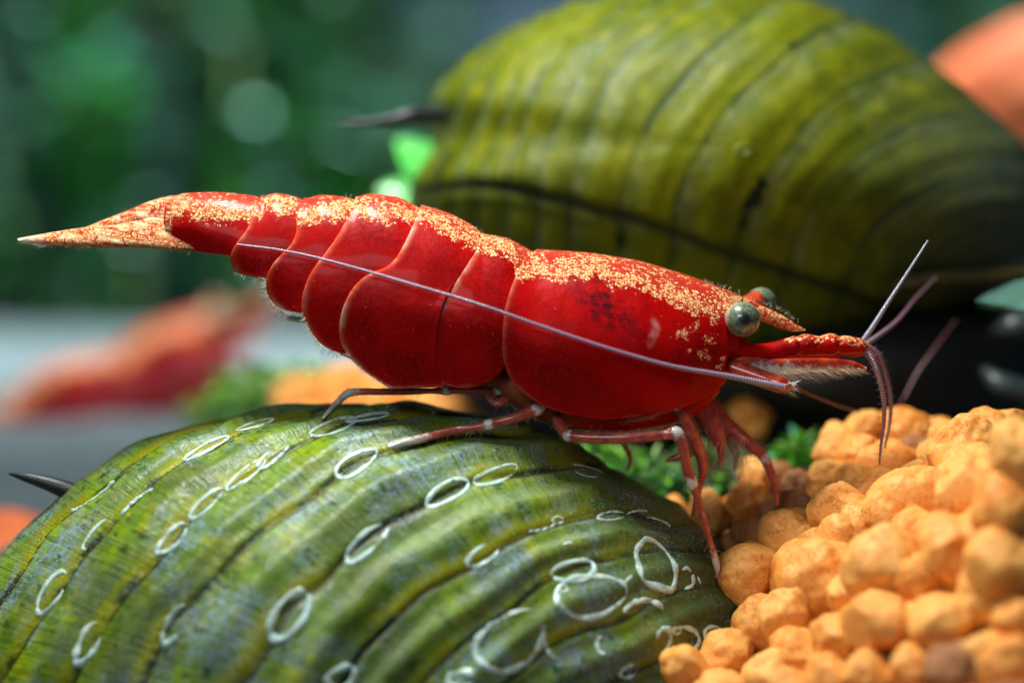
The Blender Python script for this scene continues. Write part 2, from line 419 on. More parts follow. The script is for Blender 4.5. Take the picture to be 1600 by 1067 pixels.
MAT = dict(cuticle=M_cuticle(), shrimp=M_shrimp(), leg=M_leg(), antenna=M_antenna(), hair=M_hair(), eye=M_eye(),
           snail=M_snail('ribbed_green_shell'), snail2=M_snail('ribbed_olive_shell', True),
           egg=M_egg(),
           horn=M_simple('black_horn', (0.004, 0.005, 0.008), (0.016, 0.018, 0.02), 8, 0.45, 0.1, 0.35),
           foot=M_simple('black_snail_foot', (0.004, 0.004, 0.004), (0.016, 0.014, 0.010), 3, 0.5, 0.1, 0.4),
           lip=M_simple('grey_shell_lip', (0.012, 0.018, 0.018), (0.07, 0.09, 0.088), 2.2, 0.4, 0.3, 0.3),
           lip2=M_simple('brown_shell_lip', (0.05, 0.045, 0.008), (0.10, 0.08, 0.012), 2.0, 0.5, 0.1, 0.3),
           grain=M_grain('orange_grain', 0), grain2=M_grain('brown_grain', 1),
           bed=M_simple('grain_bed', (0.20, 0.06, 0.010), (0.42, 0.15, 0.03), 3, 0.8, 0.0, 0.6),
           rock=M_simple('red_orange_rock', (0.50, 0.025, 0.008), (0.60, 0.20, 0.035), 0.5, 0.7, 0.0, 0.5),
           moss=M_leaf('moss_leaf', [(0, (0.07, 0.30, 0.012)), (0.35, (0.18, 0.46, 0.03)), (0.7, (0.40, 0.58, 0.18)), (0.9, (0.20, 0.65, 0.40))]),
           leafb=M_leaf('bright_leaf', [(0, (0.05, 0.55, 0.07)), (0.5, (0.10, 0.60, 0.09))]),
           leaf=M_leaf('plant_leaf', [(0, (0.004, 0.045, 0.007)), (0.42, (0.012, 0.15, 0.018)), (0.66, (0.045, 0.36, 0.010)), (0.76, (0.14, 0.08, 0.04)), (0.79, (0.32, 0.66, 0.54))]),  # palest leaf colour paints in the glints of lit leaf tips
           stem=M_simple('plant_stem', (0.02, 0.06, 0.01), (0.05, 0.08, 0.02), 1, 0.6),
           sand=M_sand(),
           wall=M_simple('tank_back', (0.24, 0.42, 0.60), (0.36, 0.54, 0.70), 0.03, 0.9, 0.0, 0.0))

# ------------------------------------------------------------------ setting: bottom of the tank, back wall
def ground_z(x, y):
    return np.interp(y, [-60, 1, 7, 14, 45, 150, 240], [-8.2, -8.2, -4.0, -3.0, -1.5, 2.5, 5.0])
def sm_ground(x, y):
    return sum(ground_z(x, y+d) for d in (-2, -1, 0, 1, 2))/5.0
xs = np.concatenate([np.linspace(-170, -20, 26), np.linspace(-19, 19, 77), np.linspace(20, 170, 26)])
ys = np.concatenate([np.linspace(-45, -8, 12), np.linspace(-7, 40, 95), np.linspace(42, 215, 60)])
X, Y = np.meshgrid(xs, ys)
Z = sm_ground(X, Y)
Z += np.array([0.22*fbm(x*0.25, y*0.25, 3) for x, y in zip(X.ravel(), Y.ravel())]).reshape(X.shape)*np.clip((Y+8)/20, 0.4, 2.0)
mb = MB(); mb.add(np.stack([X, Y, Z], -1), grid_faces(*X.shape))
tag(mb.build('ground', MAT['sand']), 'grey blue sand on the bottom of the tank', kind='structure')
mb = MB()
X, Z = np.meshgrid(np.linspace(-190, 190, 9), np.linspace(-2, 190, 9)); Y = np.full_like(X, 212.0)
mb.add(np.stack([X, Y, Z], -1), grid_faces(9, 9))
tag(mb.build('back_wall', MAT['wall']), 'blue grey back wall of the tank', kind='structure')

# ------------------------------------------------------------------ snail shells
def shell_mesh(outline, cx, cy, yc, Bf, Bb, ev, mat, name, parent, amp, pow_=0.6, nth=520, nph=230, seam=None, along_c=(1150, 1300), soft=2.0):
    """a closed rounded shell with this outline, ribbed along the lines given by ev"""
    o = np.array(outline, float); k = (D+yc)/D
    ang = np.arctan2(-(o[:, 1]-cy), o[:, 0]-cx); rad = np.hypot(o[:, 0]-cx, o[:, 1]-cy)
    i = np.argsort(ang); ang, rad = ang[i], rad[i]
    th = np.linspace(-math.pi, math.pi, nth, endpoint=False)
    R = np.interp(th, np.r_[ang[-3:]-2*math.pi, ang, ang[:3]+2*math.pi], np.r_[rad[-3:], rad, rad[:3]])
    ker = np.exp(-0.5*(np.arange(-8, 9)/3.0)**2); ker /= ker.sum()
    R = np.convolve(np.r_[R[-8:], R, R[:8]], ker, 'valid')
    ph = np.linspace(0.02, math.pi-0.02, nph)
    PH, TH = np.meshgrid(ph, th, indexing='ij')
    C = P(cx, cy, yc)
    rr = R[None, :]/100.0*k*np.sin(PH)**(2.0/soft)
    x = C[0]+rr*np.cos(TH); z = C[2]+rr*np.sin(TH)
    co = np.cos(PH); y = yc-np.where(co > 0, Bf, Bb)*np.sign(co)*np.abs(co)**(2.0/soft)
    V = np.stack([x, y, z], -1)
    du = np.roll(V, -1, 1)-np.roll(V, 1, 1); dv = np.gradient(V, axis=0)
    Nn = np.cross(du, dv); Nn /= np.linalg.norm(Nn, axis=-1)[..., None]+1e-12
    cc = np.array([C[0], yc, C[2]]); Nn *= np.sign((Nn*(V-cc)).sum(-1))[..., None]
    px, py = to_px(V)
    pp = ev(px, py); fr = pp-np.floor(pp)
    crest = np.abs(np.sin(math.pi*fr))**pow_*(0.72+0.28*fr)
    idn = np.floor(pp)
    vary = 0.8+0.35*np.sin(idn*12.9898)
    h = amp*vary*(crest-0.5)
    h += amp*0.14*np.sin(2*math.pi*pp*2+1.3)
    pt = np.stack([px*0.006, py*0.006], -1)
    wob = np.array([mnoise.noise(Vector((a*1.2, b*1.2, 0.5)))*0.5+mnoise.noise(Vector((a*3.1, b*3.1, 2.5)))*0.25 for a, b in pt.reshape(-1, 2)]).reshape(px.shape)
    h += wob*0.09
    sm = np.zeros_like(px)
    if seam is not None:
        s = catmull(np.c_[np.array(seam, float), np.zeros(len(seam))], 160)[:, :2]
        sy = np.interp(px, s[:, 0], s[:, 1]); d = py-sy
        inx = np.clip((px-600)/60, 0, 1)
        sm = np.exp(-(d/11.0)**2)*inx*np.where(y < yc, 1, 0)
        h -= 0.10*sm+0.08*np.clip(d/30, 0, 1)*inx
        sm = np.maximum(sm, 0.35*np.exp(-np.clip(d+4, 0, None)/22.0)*(d > -8))
    V = V+Nn*h[..., None]
    ax, ay = along_c
    along = np.arctan2(-(py-ay), px-ax)
    shade = np.clip((px-1330)/260, 0, 1)*np.clip((py-60)/200, 0, 1) if seam is not None else np.clip((px+0.5*(660-py)-700)/300, 0, 1)  # shade on the right of each shell, painted into its colour
    mb = MB()
    f = grid_faces(nph, nth, True)
    f = [q[::-1] for q in f]
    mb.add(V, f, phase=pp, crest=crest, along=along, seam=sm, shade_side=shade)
    n0 = nph*nth
    mb.add([V[0].mean(0), V[-1].mean(0)], [])
    mb.F += [(n0, (j+1) % nth, j) for j in range(nth)]+[(n0+1, (nph-1)*nth+j, (nph-1)*nth+(j+1) % nth) for j in range(nth)]
    ob = mb.build(name, mat, parent)
    verts = np.concatenate(mb.V)
    return ob, BVHTree.FromPolygons(verts.tolist(), mb.F)

CAM = Vector((0, -D, 0))
def hit(bvh, px, py):
    d = (Vector(P(px, py, 0))-CAM).normalized()
    loc, nor, _, _ = bvh.ray_cast(CAM, d)
    if loc is None: return None, None
    if nor.dot(d) > 0: nor = -nor
    return np.array(loc), np.array(nor)

def lines_field(lines, first=1.0):
    pts, vals = [], []
    for i, l in enumerate(lines):
        for p in l: pts.append(p); vals.append(first+i)
    return rbf(pts, np.array(vals))

front_lines = [
 [(330,664),(293,674),(251,695),(180,750),(126,788),(80,821),(46,871),(10,930)],
 [(560,634),(480,645),(419,658),(364,679),(293,716),(235,758),(189,804),(159,838),(126,871),(96,922),(54,980)],
 [(760,650),(640,650),(540,662),(473,691),(411,729),(356,767),(302,804),(251,867),(209,913),(163,976),(138,1018),(113,1064)],
 [(840,672),(751,676),(676,690),(600,710),(524,745),(486,775),(452,800),(411,829),(377,859),(348,892),(314,926),(268,968),(235,1039)],
 [(940,725),(877,729),(806,741),(730,754),(667,787),(605,817),(554,855),(500,913),(461,938),(402,1039)],
 [(1045,821),(982,800),(919,808),(848,825),(785,855),(735,888),(668,922),(605,980),(563,1022),(540,1060)],
 [(1100,862),(1040,858),(982,867),(920,880),(856,905),(802,951),(735,997),(668,1056)],
 [(1128,913),(1057,922),(973,968),(864,1005),(793,1064)]]
front_out = [(-95,1080),(-78,985),(-38,920),(0,876),(45,828),(110,770),(170,722),(230,690),(300,665),(360,650),(420,640),(490,634),(560,632),(630,633),(700,640),(770,651),(830,665),(870,684),(905,702),(957,730),(1010,763),(1063,800),(1116,842),(1154,884),(1182,930),(1194,985),(1186,1060),(1140,1180),(1020,1310),(850,1400),(600,1430),(330,1410),(120,1330),(-40,1220)]
snail1 = empty('horned_snail', (4.9-8, 0.6, -8.2))
tag(snail1, 'ribbed green snail shell dotted with white egg rings under the red shrimp', 'snail')
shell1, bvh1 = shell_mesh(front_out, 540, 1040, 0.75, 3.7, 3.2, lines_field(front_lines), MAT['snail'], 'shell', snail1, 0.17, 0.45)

def horn(rows, parent, name='horn'):
    mb = MB(); px_tube(mb, rows, 40, 14); return mb.build(name, MAT['horn'], parent)
horn([(128,776,0.25,17,0),(100,764,0.2,14,0),(65,752,0.15,10.5,0),(35,744,0.1,6.5,0),(14,740,0.1,1.5,0)], snail1)

# pale oval egg cases left on the shell: cx, cy, half length, half width, tilt, arc from, arc to, thickness
rings = [(557,724,38,13,33,0,360,4.5),(699,770,35,14,30,0,360,5.5),(774,742,34,11,20,-20,330,4.5),(919,734,23,5,-15,10,170,3.2),(917,739,18,4,-15,190,340,3),
 (573,850,40,14,42,25,350,5.5),(756,867,28,12,35,60,330,4),(955,806,22,6,4,20,340,3.2),(996,801,16,3,10,0,180,3),(1028,817,20,6,-20,0,170,3),
 (896,892,35,15,12,0,360,5.5),(925,930,52,34,6,-10,345,6.5),(800,999,57,42,40,-335,-25,7),(1005,957,31,16,4,10,175,6.5),
 (1036,1000,11,22,-15,-70,180,5.5),(1070,1000,21,19,0,-150,150,5),(1116,992,15,13,0,20,230,4.5),(533,1056,24,14,25,0,360,6),(720,1060,20,12,10,0,360,6),
 (640,641,38,7,-8,-5,185,4),(575,652,33,4,10,0,360,4),(519,667,38,9,20,0,360,4.5),(632,692,24,6,14,0,360,4),(452,963,44,21,50,0,360,8),
 (272,976,32,12,60,0,250,6),(138,1005,36,13,60,20,300,7),(268,842,32,10,47,-10,340,5),(322,787,33,9,42,0,340,4.5),(385,741,37,9,38,40,360,4.5),(427,712,30,8,36,90,345,4.5),
 (80,926,40,13,58,-20,290,6),(151,834,30,9,46,30,210,4.5),(218,783,33,6,38,20,200,4.5),(322,700,37,6,28,0,360,4.5),(398,663,28,4,17,0,360,4),(142,775,42,5,36,180,360,4.5),
 (848,822,24,4,16,190,350,3.4),(872,813,9,5,0,0,360,2.6),(1058,985,6,5,0,0,360,3),(983,1048,14,8,30,30,300,4),(940,1010,6,12,10,60,300,4),(880,920,6,5,0,0,360,3),(865,1003,14,26,20,100,260,4)]
def egg_ring(pts, w, closed):
    """a low worn ridge bonded to the shell"""
    out, nor = [], []
    for p in pts:
        q, n = hit(bvh1, *p)
        if q is not None: out.append(q); nor.append(n)
    if len(out) < 5: return
    out = np.array(out); nor = np.array(nor); m = len(out); s = np.linspace(0, 1, m)
    for _ in range(3):
        nor = nor+(np.roll(nor, 1, 0)+np.roll(nor, -1, 0) if closed else 0*nor); nor /= np.linalg.norm(nor, axis=1)[:, None]
    t = (np.roll(out, -1, 0)-np.roll(out, 1, 0)) if closed else np.gradient(out, axis=0)
    t /= np.linalg.norm(t, axis=1)[:, None]+1e-9; B = np.cross(t, nor)
    sd = pts[0][0]*.37+pts[0][1]*.11
    r = w/100.0*0.66*np.array([1+.75*mnoise.noise(Vector((math.cos(k*6.283)*1.6+sd, math.sin(k*6.283)*1.6, sd))) for k in s])
    if not closed: r = r*np.clip(np.minimum(s, 1-s)*7+0.25, 0, 1)
    a = np.linspace(0, 2*math.pi, 10, endpoint=False)
    V = out[:, None]+r[:, None, None]*(np.cos(a)[None, :, None]*B[:, None]+(0.32*np.sin(a)+0.10)[None, :, None]*nor[:, None])
    f = grid_faces(m, 10, True)
    f += [((m-1)*10+j, (m-1)*10+(j+1) % 10, (j+1) % 10, j) for j in range(10)] if closed else [tuple(range(10))[::-1], tuple((m-1)*10+j for j in range(10))]
    mb = MB(); mb.add(V, f); mb.build('egg_case', MAT['egg'], snail1, origin=out.mean(0))
for cx, cy, a, b, tilt, a0, a1, w in rings:
    closed = (a1-a0) >= 360; t = np.radians(np.linspace(a0, a1, 44 if not closed else 45))
    if closed: t = t[:-1]
    ca, sa = math.cos(math.radians(tilt)), math.sin(math.radians(tilt))
    wv = 1+0.05*np.sin(2*t+cx)+0.03*np.sin(3*t+cy)
    ex, ey = a*np.cos(t)*wv, b*np.sin(t)*wv*(1+0.16*np.sin(t+cx*.1))
    egg_ring([(cx+u*ca-v*sa, cy-(u*sa+v*ca)) for u, v in zip(ex, ey)], w, closed)
dshape = [(1009,842),(994,862),(998,882),(1008,909),(1030,917),(1049,921),(1056,900),(1054,882),(1045,867),(1031,852),(1019,844)]
c = catmull(np.c_[np.array(dshape+dshape[:1], float), np.zeros(len(dshape)+1)], 54)[:-1, :2]
egg_ring([tuple(q) for q in c], 6.5, True)
for l, w in (([(1066,890),(1074,887),(1080,893)],4.5),([(1070,920),(1082,914),(1083,897)],4.5),([(1090,900),(1095,912)],3),([(975,912),(988,898)],4),([(880,850),(895,846)],4)):
    q = catmull(np.c_[np.array(l, float), np.zeros(len(l))], 9)[:, :2]
    egg_ring([tuple(x) for x in q], w, False)

# the second snail, behind the shrimp
back_lines = [
 [(732,124),(714,169),(695,210),(685,250),(670,300)],
 [(837,71),(777,112),(755,161),(740,210),(721,250),(705,305)],
 [(875,41),(830,86),(807,127),(789,180),(770,225),(748,285),(740,330)],
 [(942,34),(882,67),(849,116),(822,169),(804,225),(789,285),(785,340)],
 [(1000,25),(940,75),(900,130),(875,180),(855,230),(840,290),(835,350)],
 [(1062,19),(999,67),(950,124),(927,187),(909,240),(890,307),(885,370)],
 [(1142,50),(1095,95),(1055,140),(1020,184),(995,235),(970,310),(965,380)],
 [(1270,56),(1207,109),(1156,150),(1117,199),(1087,247),(1061,305),(1050,380)],
 [(1405,105),(1337,139),(1285,172),(1240,225),(1187,300),(1155,365),(1140,430)],
 [(1525,180),(1469,184),(1412,202),(1367,229),(1319,262),(1285,300),(1249,361),(1225,440)],
 [(1610,275),(1562,270),(1499,277),(1450,296),(1405,322),(1354,370),(1320,450)],
 [(1620,350),(1560,350),(1500,370),(1440,420)]]
back_out = [(668,168),(674,150),(706,118),(750,84),(795,55),(840,32),(885,14),(930,0),(980,-11),(1030,-18),(1080,-22),(1130,-21),(1180,-14),(1230,0),(1280,18),(1330,40),(1375,62),(1420,90),(1460,118),(1500,150),(1540,182),(1575,214),(1610,255),(1640,300),(1660,350),(1655,400),(1600,440),(1500,480),(1380,510),(1250,540),(1100,560),(950,545),(820,500),(720,430),(660,370),(636,325),(634,300),(650,278),(672,255),(684,225),(680,195)]
snail2 = empty('horned_snail', (5.2, 8.0, -4.0))
tag(snail2, 'large olive ribbed snail shell with dark seam, behind the red shrimp', 'snail')
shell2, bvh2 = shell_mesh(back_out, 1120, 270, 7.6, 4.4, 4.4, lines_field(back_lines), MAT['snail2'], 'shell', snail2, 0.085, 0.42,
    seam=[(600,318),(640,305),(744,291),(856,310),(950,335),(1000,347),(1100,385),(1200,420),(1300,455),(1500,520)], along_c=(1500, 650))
horn([(690,180,5.4,17,0),(668,181,5.2,15,0),(640,181,5.0,15,0),(618,186,4.9,11,0),(590,190,4.8,8,0),(555,193,4.7,7,0),(528,193,4.6,3,0)], snail2)
# foot, black also for the shade beneath the shell, and the lip of the shell opening
def blob(mb, c, r, seed, amp=0.12, nt=56, npv=34, **at):
    th = np.linspace(0, 2*math.pi, nt, endpoint=False); ph = np.linspace(0.03, math.pi-0.03, npv)
    PH, TH = np.meshgrid(ph, th, indexing='ij')
    d = np.stack([np.sin(PH)*np.cos(TH), np.sin(PH)*np.sin(TH), np.cos(PH)], -1)
    k = np.array([1+amp*mnoise.fractal(Vector(q*1.3)+Vector((seed*7.1, 3, seed)), 1.0, 2.0, 4) for q in d.reshape(-1, 3)]).reshape(PH.shape)
    mb.add(np.asarray(c)+d*k[..., None]*np.asarray(r), [q[::-1] for q in grid_faces(npv, nt, True)]+[tuple(range(nt)), tuple((npv-1)*nt+j for j in range(nt))[::-1]], **at)
mb = MB()
blob(mb, P(1330, 590, 8.2), (4.6, 2.7, 1.75), 3, 0.10)
blob(mb, P(1000, 590, 9.0), (3.8, 2.2, 1.6), 5, 0.10)
mb.build('foot', MAT['foot'], snail2)
mb = MB()
px_tube(mb, [(1395,446,4.6,8,0),(1450,436,4.6,13,0),(1530,432,4.7,13,0),(1600,428,4.9,14,0),(1660,420,5.2,12,0)], 30, 10, flat=1.6)
mb.build('shell_lip', MAT['lip2'], snail2)
for rows in ([(1545,520,5.0,6,0),(1575,512,4.8,24,0),(1620,505,4.8,30,0),(1680,500,5.0,20,0)], [(1535,575,4.8,8,0),(1560,598,4.6,22,0),(1600,615,4.6,25,0),(1660,640,4.7,20,0)]):
    mb = MB(); px_tube(mb, rows, 30, 12); mb.build('lip_ridge', MAT['lip'], snail2)

# ------------------------------------------------------------------ the red shrimp
top_pts = [(30,374),(130,357),(200,331),(240,314),(285,303),(340,305),(400,309),(412,314),(430,309),(470,315),(481,318),(500,313),(545,315),(558,317),(580,312),(620,316),(655,330),(700,344),(740,361),(752,370),(790,378),(825,393),(838,397),(870,399),(920,403),(1000,416),(1080,438),(1140,458),(1180,473),(1200,484),(1230,500),(1260,515)]
bot_pts = [(30,380),(130,384),(240,386),(300,392),(360,430),(415,485),(475,545),(530,580),(570,600),(640,612),(720,612),(785,606),(830,640),(900,655),(1000,658),(1080,648),(1130,618),(1150,590),(1180,560),(1260,520)]
wid_pts = [(30,0.02),(130,0.14),(200,0.32),(270,0.44),(340,0.52),(410,0.62),(470,0.74),(560,0.92),(650,1.06),(740,1.14),(820,1.18),(900,1.24),(1000,1.20),(1080,1.02),(1140,0.74),(1180,0.40),(1260,0.03)]
gold_pts = [(30,420),(262,400),(268,340),(290,334),(312,347),(334,343),(353,350),(384,347),(396,338),(405,345),(415,328),(437,340),(462,337),(466,357),(484,355),(506,346),(525,349),(546,337),(569,346),(587,352),(609,352),(625,342),(637,354),(662,349),(678,367),(709,377),(731,386),(747,391),(772,400),(800,406),(806,442),(832,432),(869,444),(900,438),(916,444),(929,432),(963,454),(994,454),(1025,466),(1057,479),(1088,491),(1120,496),(1135,491),(1150,484),(1165,492),(1260,530)]
def ip(pts): a = np.array(pts, float); return lambda x: np.interp(x, a[:, 0], a[:, 1])
def ipc(pts):
    a = np.array(pts, float); xx = np.linspace(a[0, 0], a[-1, 0], 1600); yy = np.interp(xx, a[:, 0], a[:, 1])
    k = np.ones(13)/13; y2 = np.convolve(np.r_[[yy[0]]*6, yy, [yy[-1]]*6], k, 'valid'); return lambda x: np.interp(x, xx, y2)
ftop, fbot, fwid, fgold = ipc(top_pts), ipc(bot_pts), ipc(wid_pts), ip(gold_pts)
def prof(t):
    t = np.clip(t, 0, 1)
    a = np.sqrt(np.clip(1-(1-np.minimum(t/0.62, 1))**2, 0, 1))
    return a*(1-0.22*np.clip((t-0.5)/0.5, 0, 1)**2)
def surf(px, py, k=1.0):
    t = (py-ftop(px))/(fbot(px)-ftop(px))
    y = -fwid(px)*prof(t)*k
    s = (D+y)/D
    return np.stack([(px-800)/100*s, y, (533.5-py)/100*s], -1)
gold_spots = [(1084,512,8),(1070,522,8),(1060,524,6),(1107,532,9),(1092,552,9),(1100,548,5),(1115,502,8),(1122,572,7),(1128,560,5),(1075,548,4),(1108,560,5),(805,490,2.5)]
def attrs(px, py):
    g = (fgold(px)-py)/9.0
    for x, y, r in gold_spots: g = np.maximum(g, 1.1-np.hypot(px-x, py-y)/r*1.6)
    dk = np.exp(-(((px-945)/52)**2+((py-485-(px-945)*0.55)/34)**2)**1.5)+0.7*np.exp(-(((px-990)/60)**2+((py-440)/16)**2))
    pl = np.clip(1.6-1.6*(((px-1018-4*np.sin((py-500)/9.0))/9.0)**2+((py-522)/25.0)**2), 0, 1)
    return g, np.clip(dk, 0, 1), pl

body = MB()
def resample(c, n, pw=1.5):
    c = np.array(c, float); d = np.r_[0, np.cumsum(np.hypot(*np.diff(c, axis=0).T))]; d /= d[-1]
    s = np.linspace(0, 1, n)**pw
    q = np.stack([np.interp(s, d, c[:, 0]), np.interp(s, d, c[:, 1])], -1)
    k = np.array([1, 2, 3, 2, 1.])/9
    for _ in range(2):
        e = np.pad(q, ((2, 2), (0, 0)), 'reflect', reflect_type='odd')
        q = np.stack([np.convolve(e[:, i], k, 'valid') for i in (0, 1)], -1)
    return q
def shell(A, Po, nu, nv, lift=0.07, base=0.02, front_lift=None, rimw=0.06, rimk=1.0, follow=True, fade=0):
    a = resample(A, nv); p = resample(Po, nv)
    u = np.linspace(0, 1, nu); u = np.r_[u[:-1]]if False else u
    px = a[:, None, 0]+(p-a)[:, None, 0]*u; py = a[:, None, 1]+(p-a)[:, None, 1]*u
    v = np.linspace(0, 1, nv)[:, None]
    if follow: py = py+(ftop(px[0])-py[0])[None, :]*(1-v)**2.2
    t = (py-ftop(px))/(fbot(px)-ftop(px))
    S = surf(px, py)
    S[0, :, 1] = 0; S[0, :, 0] = (px[0]-800)/100; S[0, :, 2] = (533.5-py[0])/100
    far = S[1:][::-1].copy(); far[..., 1] *= -1
    G = np.concatenate([far, S], 0)
    PX = np.concatenate([px[1:][::-1], px], 0); PY = np.concatenate([py[1:][::-1], py], 0)
    gu = np.gradient(G, axis=1); gv = np.gradient(G, axis=0)
    Nn = np.cross(gu, gv); Nn /= np.linalg.norm(Nn, axis=-1)[..., None]+1e-9
    ctr = np.array([0, 0, 0.0]); mid = G.mean((0, 1)); 
    Nn *= np.sign(((G-mid)*Nn).sum(-1).mean())
    U = np.broadcast_to(u, PX.shape); VV = np.abs(np.linspace(-1, 1, len(G)))[:, None]*np.ones_like(PX)
    h = base+lift*(U**2.2)*(1-(fade*np.clip((VV-.42)/.12, 0, 1) if fade else 0))
    h += 0.05*np.sin(math.pi*np.clip(U, 0, 1))*(1-0.3*VV)
    if front_lift: h = np.maximum(h, base+front_lift*np.clip((VV-0.45)/0.2, 0, 1)*(1-U)**0.5*1.0+lift*0.12*np.clip((VV-0.45)/0.2, 0, 1))
    G2 = G+Nn*h[..., None]
    dist_p = np.hypot(PX-PX[:, -1:], PY-PY[:, -1:])/100
    bot = np.minimum(np.hypot(PX-PX[-1:, :], PY-PY[-1:, :]), np.hypot(PX-PX[:1, :], PY-PY[:1, :]))/100
    rim = np.maximum(np.exp(-(dist_p/rimw)**2), 0.7*np.exp(-(bot/(rimw*0.7))**2))*rimk
    rim *= np.where(PY < fgold(PX)-6, 0.35, 1.0)
    g, dk, pl = attrs(PX, PY)
    # turned-in edges so that each plate has thickness and tucks under its neighbour
    def inset(Q, W): return Q-W*0.13
    G3 = np.concatenate([inset(G2[:, :1], Nn[:, :1]), G2, inset(G2[:, -1:], Nn[:, -1:])], 1)
    pad = lambda x: np.concatenate([x[:, :1], x, x[:, -1:]], 1)
    g, dk, pl, rim, Np = pad(g), pad(dk), pad(pl), pad(rim), pad(Nn)
    G4 = np.concatenate([inset(G3[:1], Np[:1]), G3, inset(G3[-1:], Np[-1:])], 0)
    padr = lambda x: np.concatenate([x[:1], x, x[-1:]], 0)
    g, dk, pl, rim = padr(g), padr(dk), padr(pl), padr(rim)
    lgd = padr(pad(np.clip((300-PX)/40, 0, 1)*np.clip(1.2-np.clip(PY-fgold(PX), 0, 20)/12, 0, 1)))
    body.add(G4, grid_faces(*G4.shape[:2]), gold=g, dark=dk, pale=pl, rim=rim, leafgold=lgd)

car_A = [(1162,464),(1152,478),(1140,495),(1135,520),(1140,544),(1132,572),(1135,595),(1113,616),(1072,635),(1010,647)]
car_P = [(838,394),(816,407),(800,444),(789,479),(786,522),(787,560),(800,594),(838,626),(885,644),(947,652)]
s1A = [(846,396),(806,440),(796,500),(797,550),(790,575),(772,594),(745,604)]
s1P = [(750,366),(744,392),(722,428),(702,458),(676,500),(668,550),(672,588),(690,602),(715,605)]
s2A = [(756,370),(735,410),(705,452),(692,480),(684,520),(681,560),(688,596),(694,603)]
s2P = [(655,328),(648,349),(633,384),(616,414),(606,422),(581,428),(556,446),(538,480),(531,517),(538,545),(569,577),(612,604)]
s3A = [(664,332),(620,410),(575,440),(550,480),(545,520),(550,548),(566,566)]
s3P = [(556,314),(548,338),(528,374),(510,398),(487,427),(475,458),(473,488),(487,517),(508,541),(535,552)]
s4A = [(566,314),(535,370),(502,420),(486,455),(484,480),(492,505)]
s4P = [(474,315),(466,330),(463,352),(465,372),(453,389),(428,411),(417,433),(417,455),(431,477),(453,487),(474,486)]
s5A = [(488,315),(472,345),(472,375),(450,395),(430,412),(424,430)]
s5P = [(406,310),(395,322),(392,352),(384,366),(369,381),(359,402),(366,424),(390,431),(412,434)]
s6A = [(424,310),(402,352),(390,375),(380,390),(372,400)]
s6P = [(262,305),(258,330),(256,355),(262,375),(280,388)]
shell(s6A, s6P, 44, 30, -0.02, 0.00, rimk=0.0)
shell(s5A, s5P, 30, 34, 0.05, 0.01, rimk=0.45)
shell(s4A, s4P, 32, 40, 0.055, 0.02, rimk=0.7)
shell(s3A, s3P, 36, 46, 0.06, 0.03, rimk=0.8)
shell(s1A, s1P, 36, 46, 0.05, 0.00, rimk=0.8, fade=0.7)
shell(s2A, s2P, 56, 60, 0.065, 0.04, front_lift=0.008, rimk=0.9)
shell(car_A, car_P, 120, 84, 0.055, 0.02, rimk=0.3, rimw=0.05)

# inner body filling the plates
n = 110
pxs = np.linspace(262, 1150, n); ang = np.linspace(0, 2*math.pi, 28, endpoint=False)
tp = ftop(pxs)+10; bt = ip([(262,376),(360,386),(420,412),(480,445),(540,485),(600,560),(700,585),(785,580),(830,620),(900,638),(1000,640),(1060,625),(1130,590),(1150,570)])(pxs)
zc = (533.5-(tp+bt)/2)/100; zr = (bt-tp)/200; w = fwid(pxs)*0.80
S = np.stack([np.broadcast_to(((pxs-800)/100)[:, None], (n, 28)), w[:, None]*np.sin(ang), zc[:, None]+zr[:, None]*np.cos(ang)], -1)
body.add(S, grid_faces(n, 28, True)+[tuple(range(28)), tuple((n-1)*28+j for j in range(28))[::-1]], gold=-3, tan=np.repeat(np.clip(1-np.abs(pxs-800)/60, 0, 0.8), 28))
# soft underside between the leg bases
q = catmull(np.array([[*P(760, 590, 0), .25], [*P(800, 600, 0), .30], [*P(850, 628, 0), .30], [*P(920, 646, 0), .28], [*P(1010, 646, 0), .26], [*P(1080, 628, 0), .22], [*P(1115, 600, 0), .16]]), 40)
tube(body, q[:, :3], q[:, 3], 16, flat=2.2, gold=None, tan=np.clip(1.1-np.arange(40)/20.0, 0.0, 0.9))
body.A['gold'][-1][:] = -3
# head front and beak between the eyes
q = catmull(np.array([[*P(1110, 540, 0), .48], [*P(1140, 545, 0), .38], [*P(1158, 548, 0), .26], [*P(1172, 550, 0), .12]]), 20)
tube(body, q[:, :3], q[:, 3], 18, flat=1.15); body.A['gold'][-1][:] = -3
pr = np.array([(1120,452,486,.34),(1150,461,490,.26),(1168,466,494,.19),(1185,474,500,.15),(1200,482,506,.12),(1222,492,514,.09),(1242,505,518,.055),(1258,514.5,517,.012)], float)
pr = catmull(np.c_[pr[:, 0], np.zeros(8), pr[:, 1:]], 46)[:, [0, 2, 3, 4]]
a = np.linspace(0, 2*math.pi, 20, endpoint=False)
zc = (533.5-(pr[:, 1]+pr[:, 2])/2)/100; zr = (pr[:, 2]-pr[:, 1])/200
S = np.stack([np.broadcast_to(((pr[:, 0]-800)/100)[:, None], (46, 20)), pr[:, 3][:, None]*np.sign(np.sin(a))*np.abs(np.sin(a))**0.8, zc[:, None]+zr[:, None]*np.cos(a)], -1)
body.add(S, grid_faces(46, 20, True)+[tuple(range(20)), tuple(45*20+j for j in range(20))[::-1]],
         gold=np.broadcast_to(1.6+1.2*np.cos(a), (46, 20)), rim=np.broadcast_to(np.clip(-np.cos(a)*1.4-0.6, 0, 1), (46, 20)))

shrimp = empty('red_shrimp', (0, 0, -1.1))
tag(shrimp, 'deep red shrimp with gold flecked back standing on the ribbed snail', 'shrimp')
body.build('body', MAT['shrimp'], shrimp)

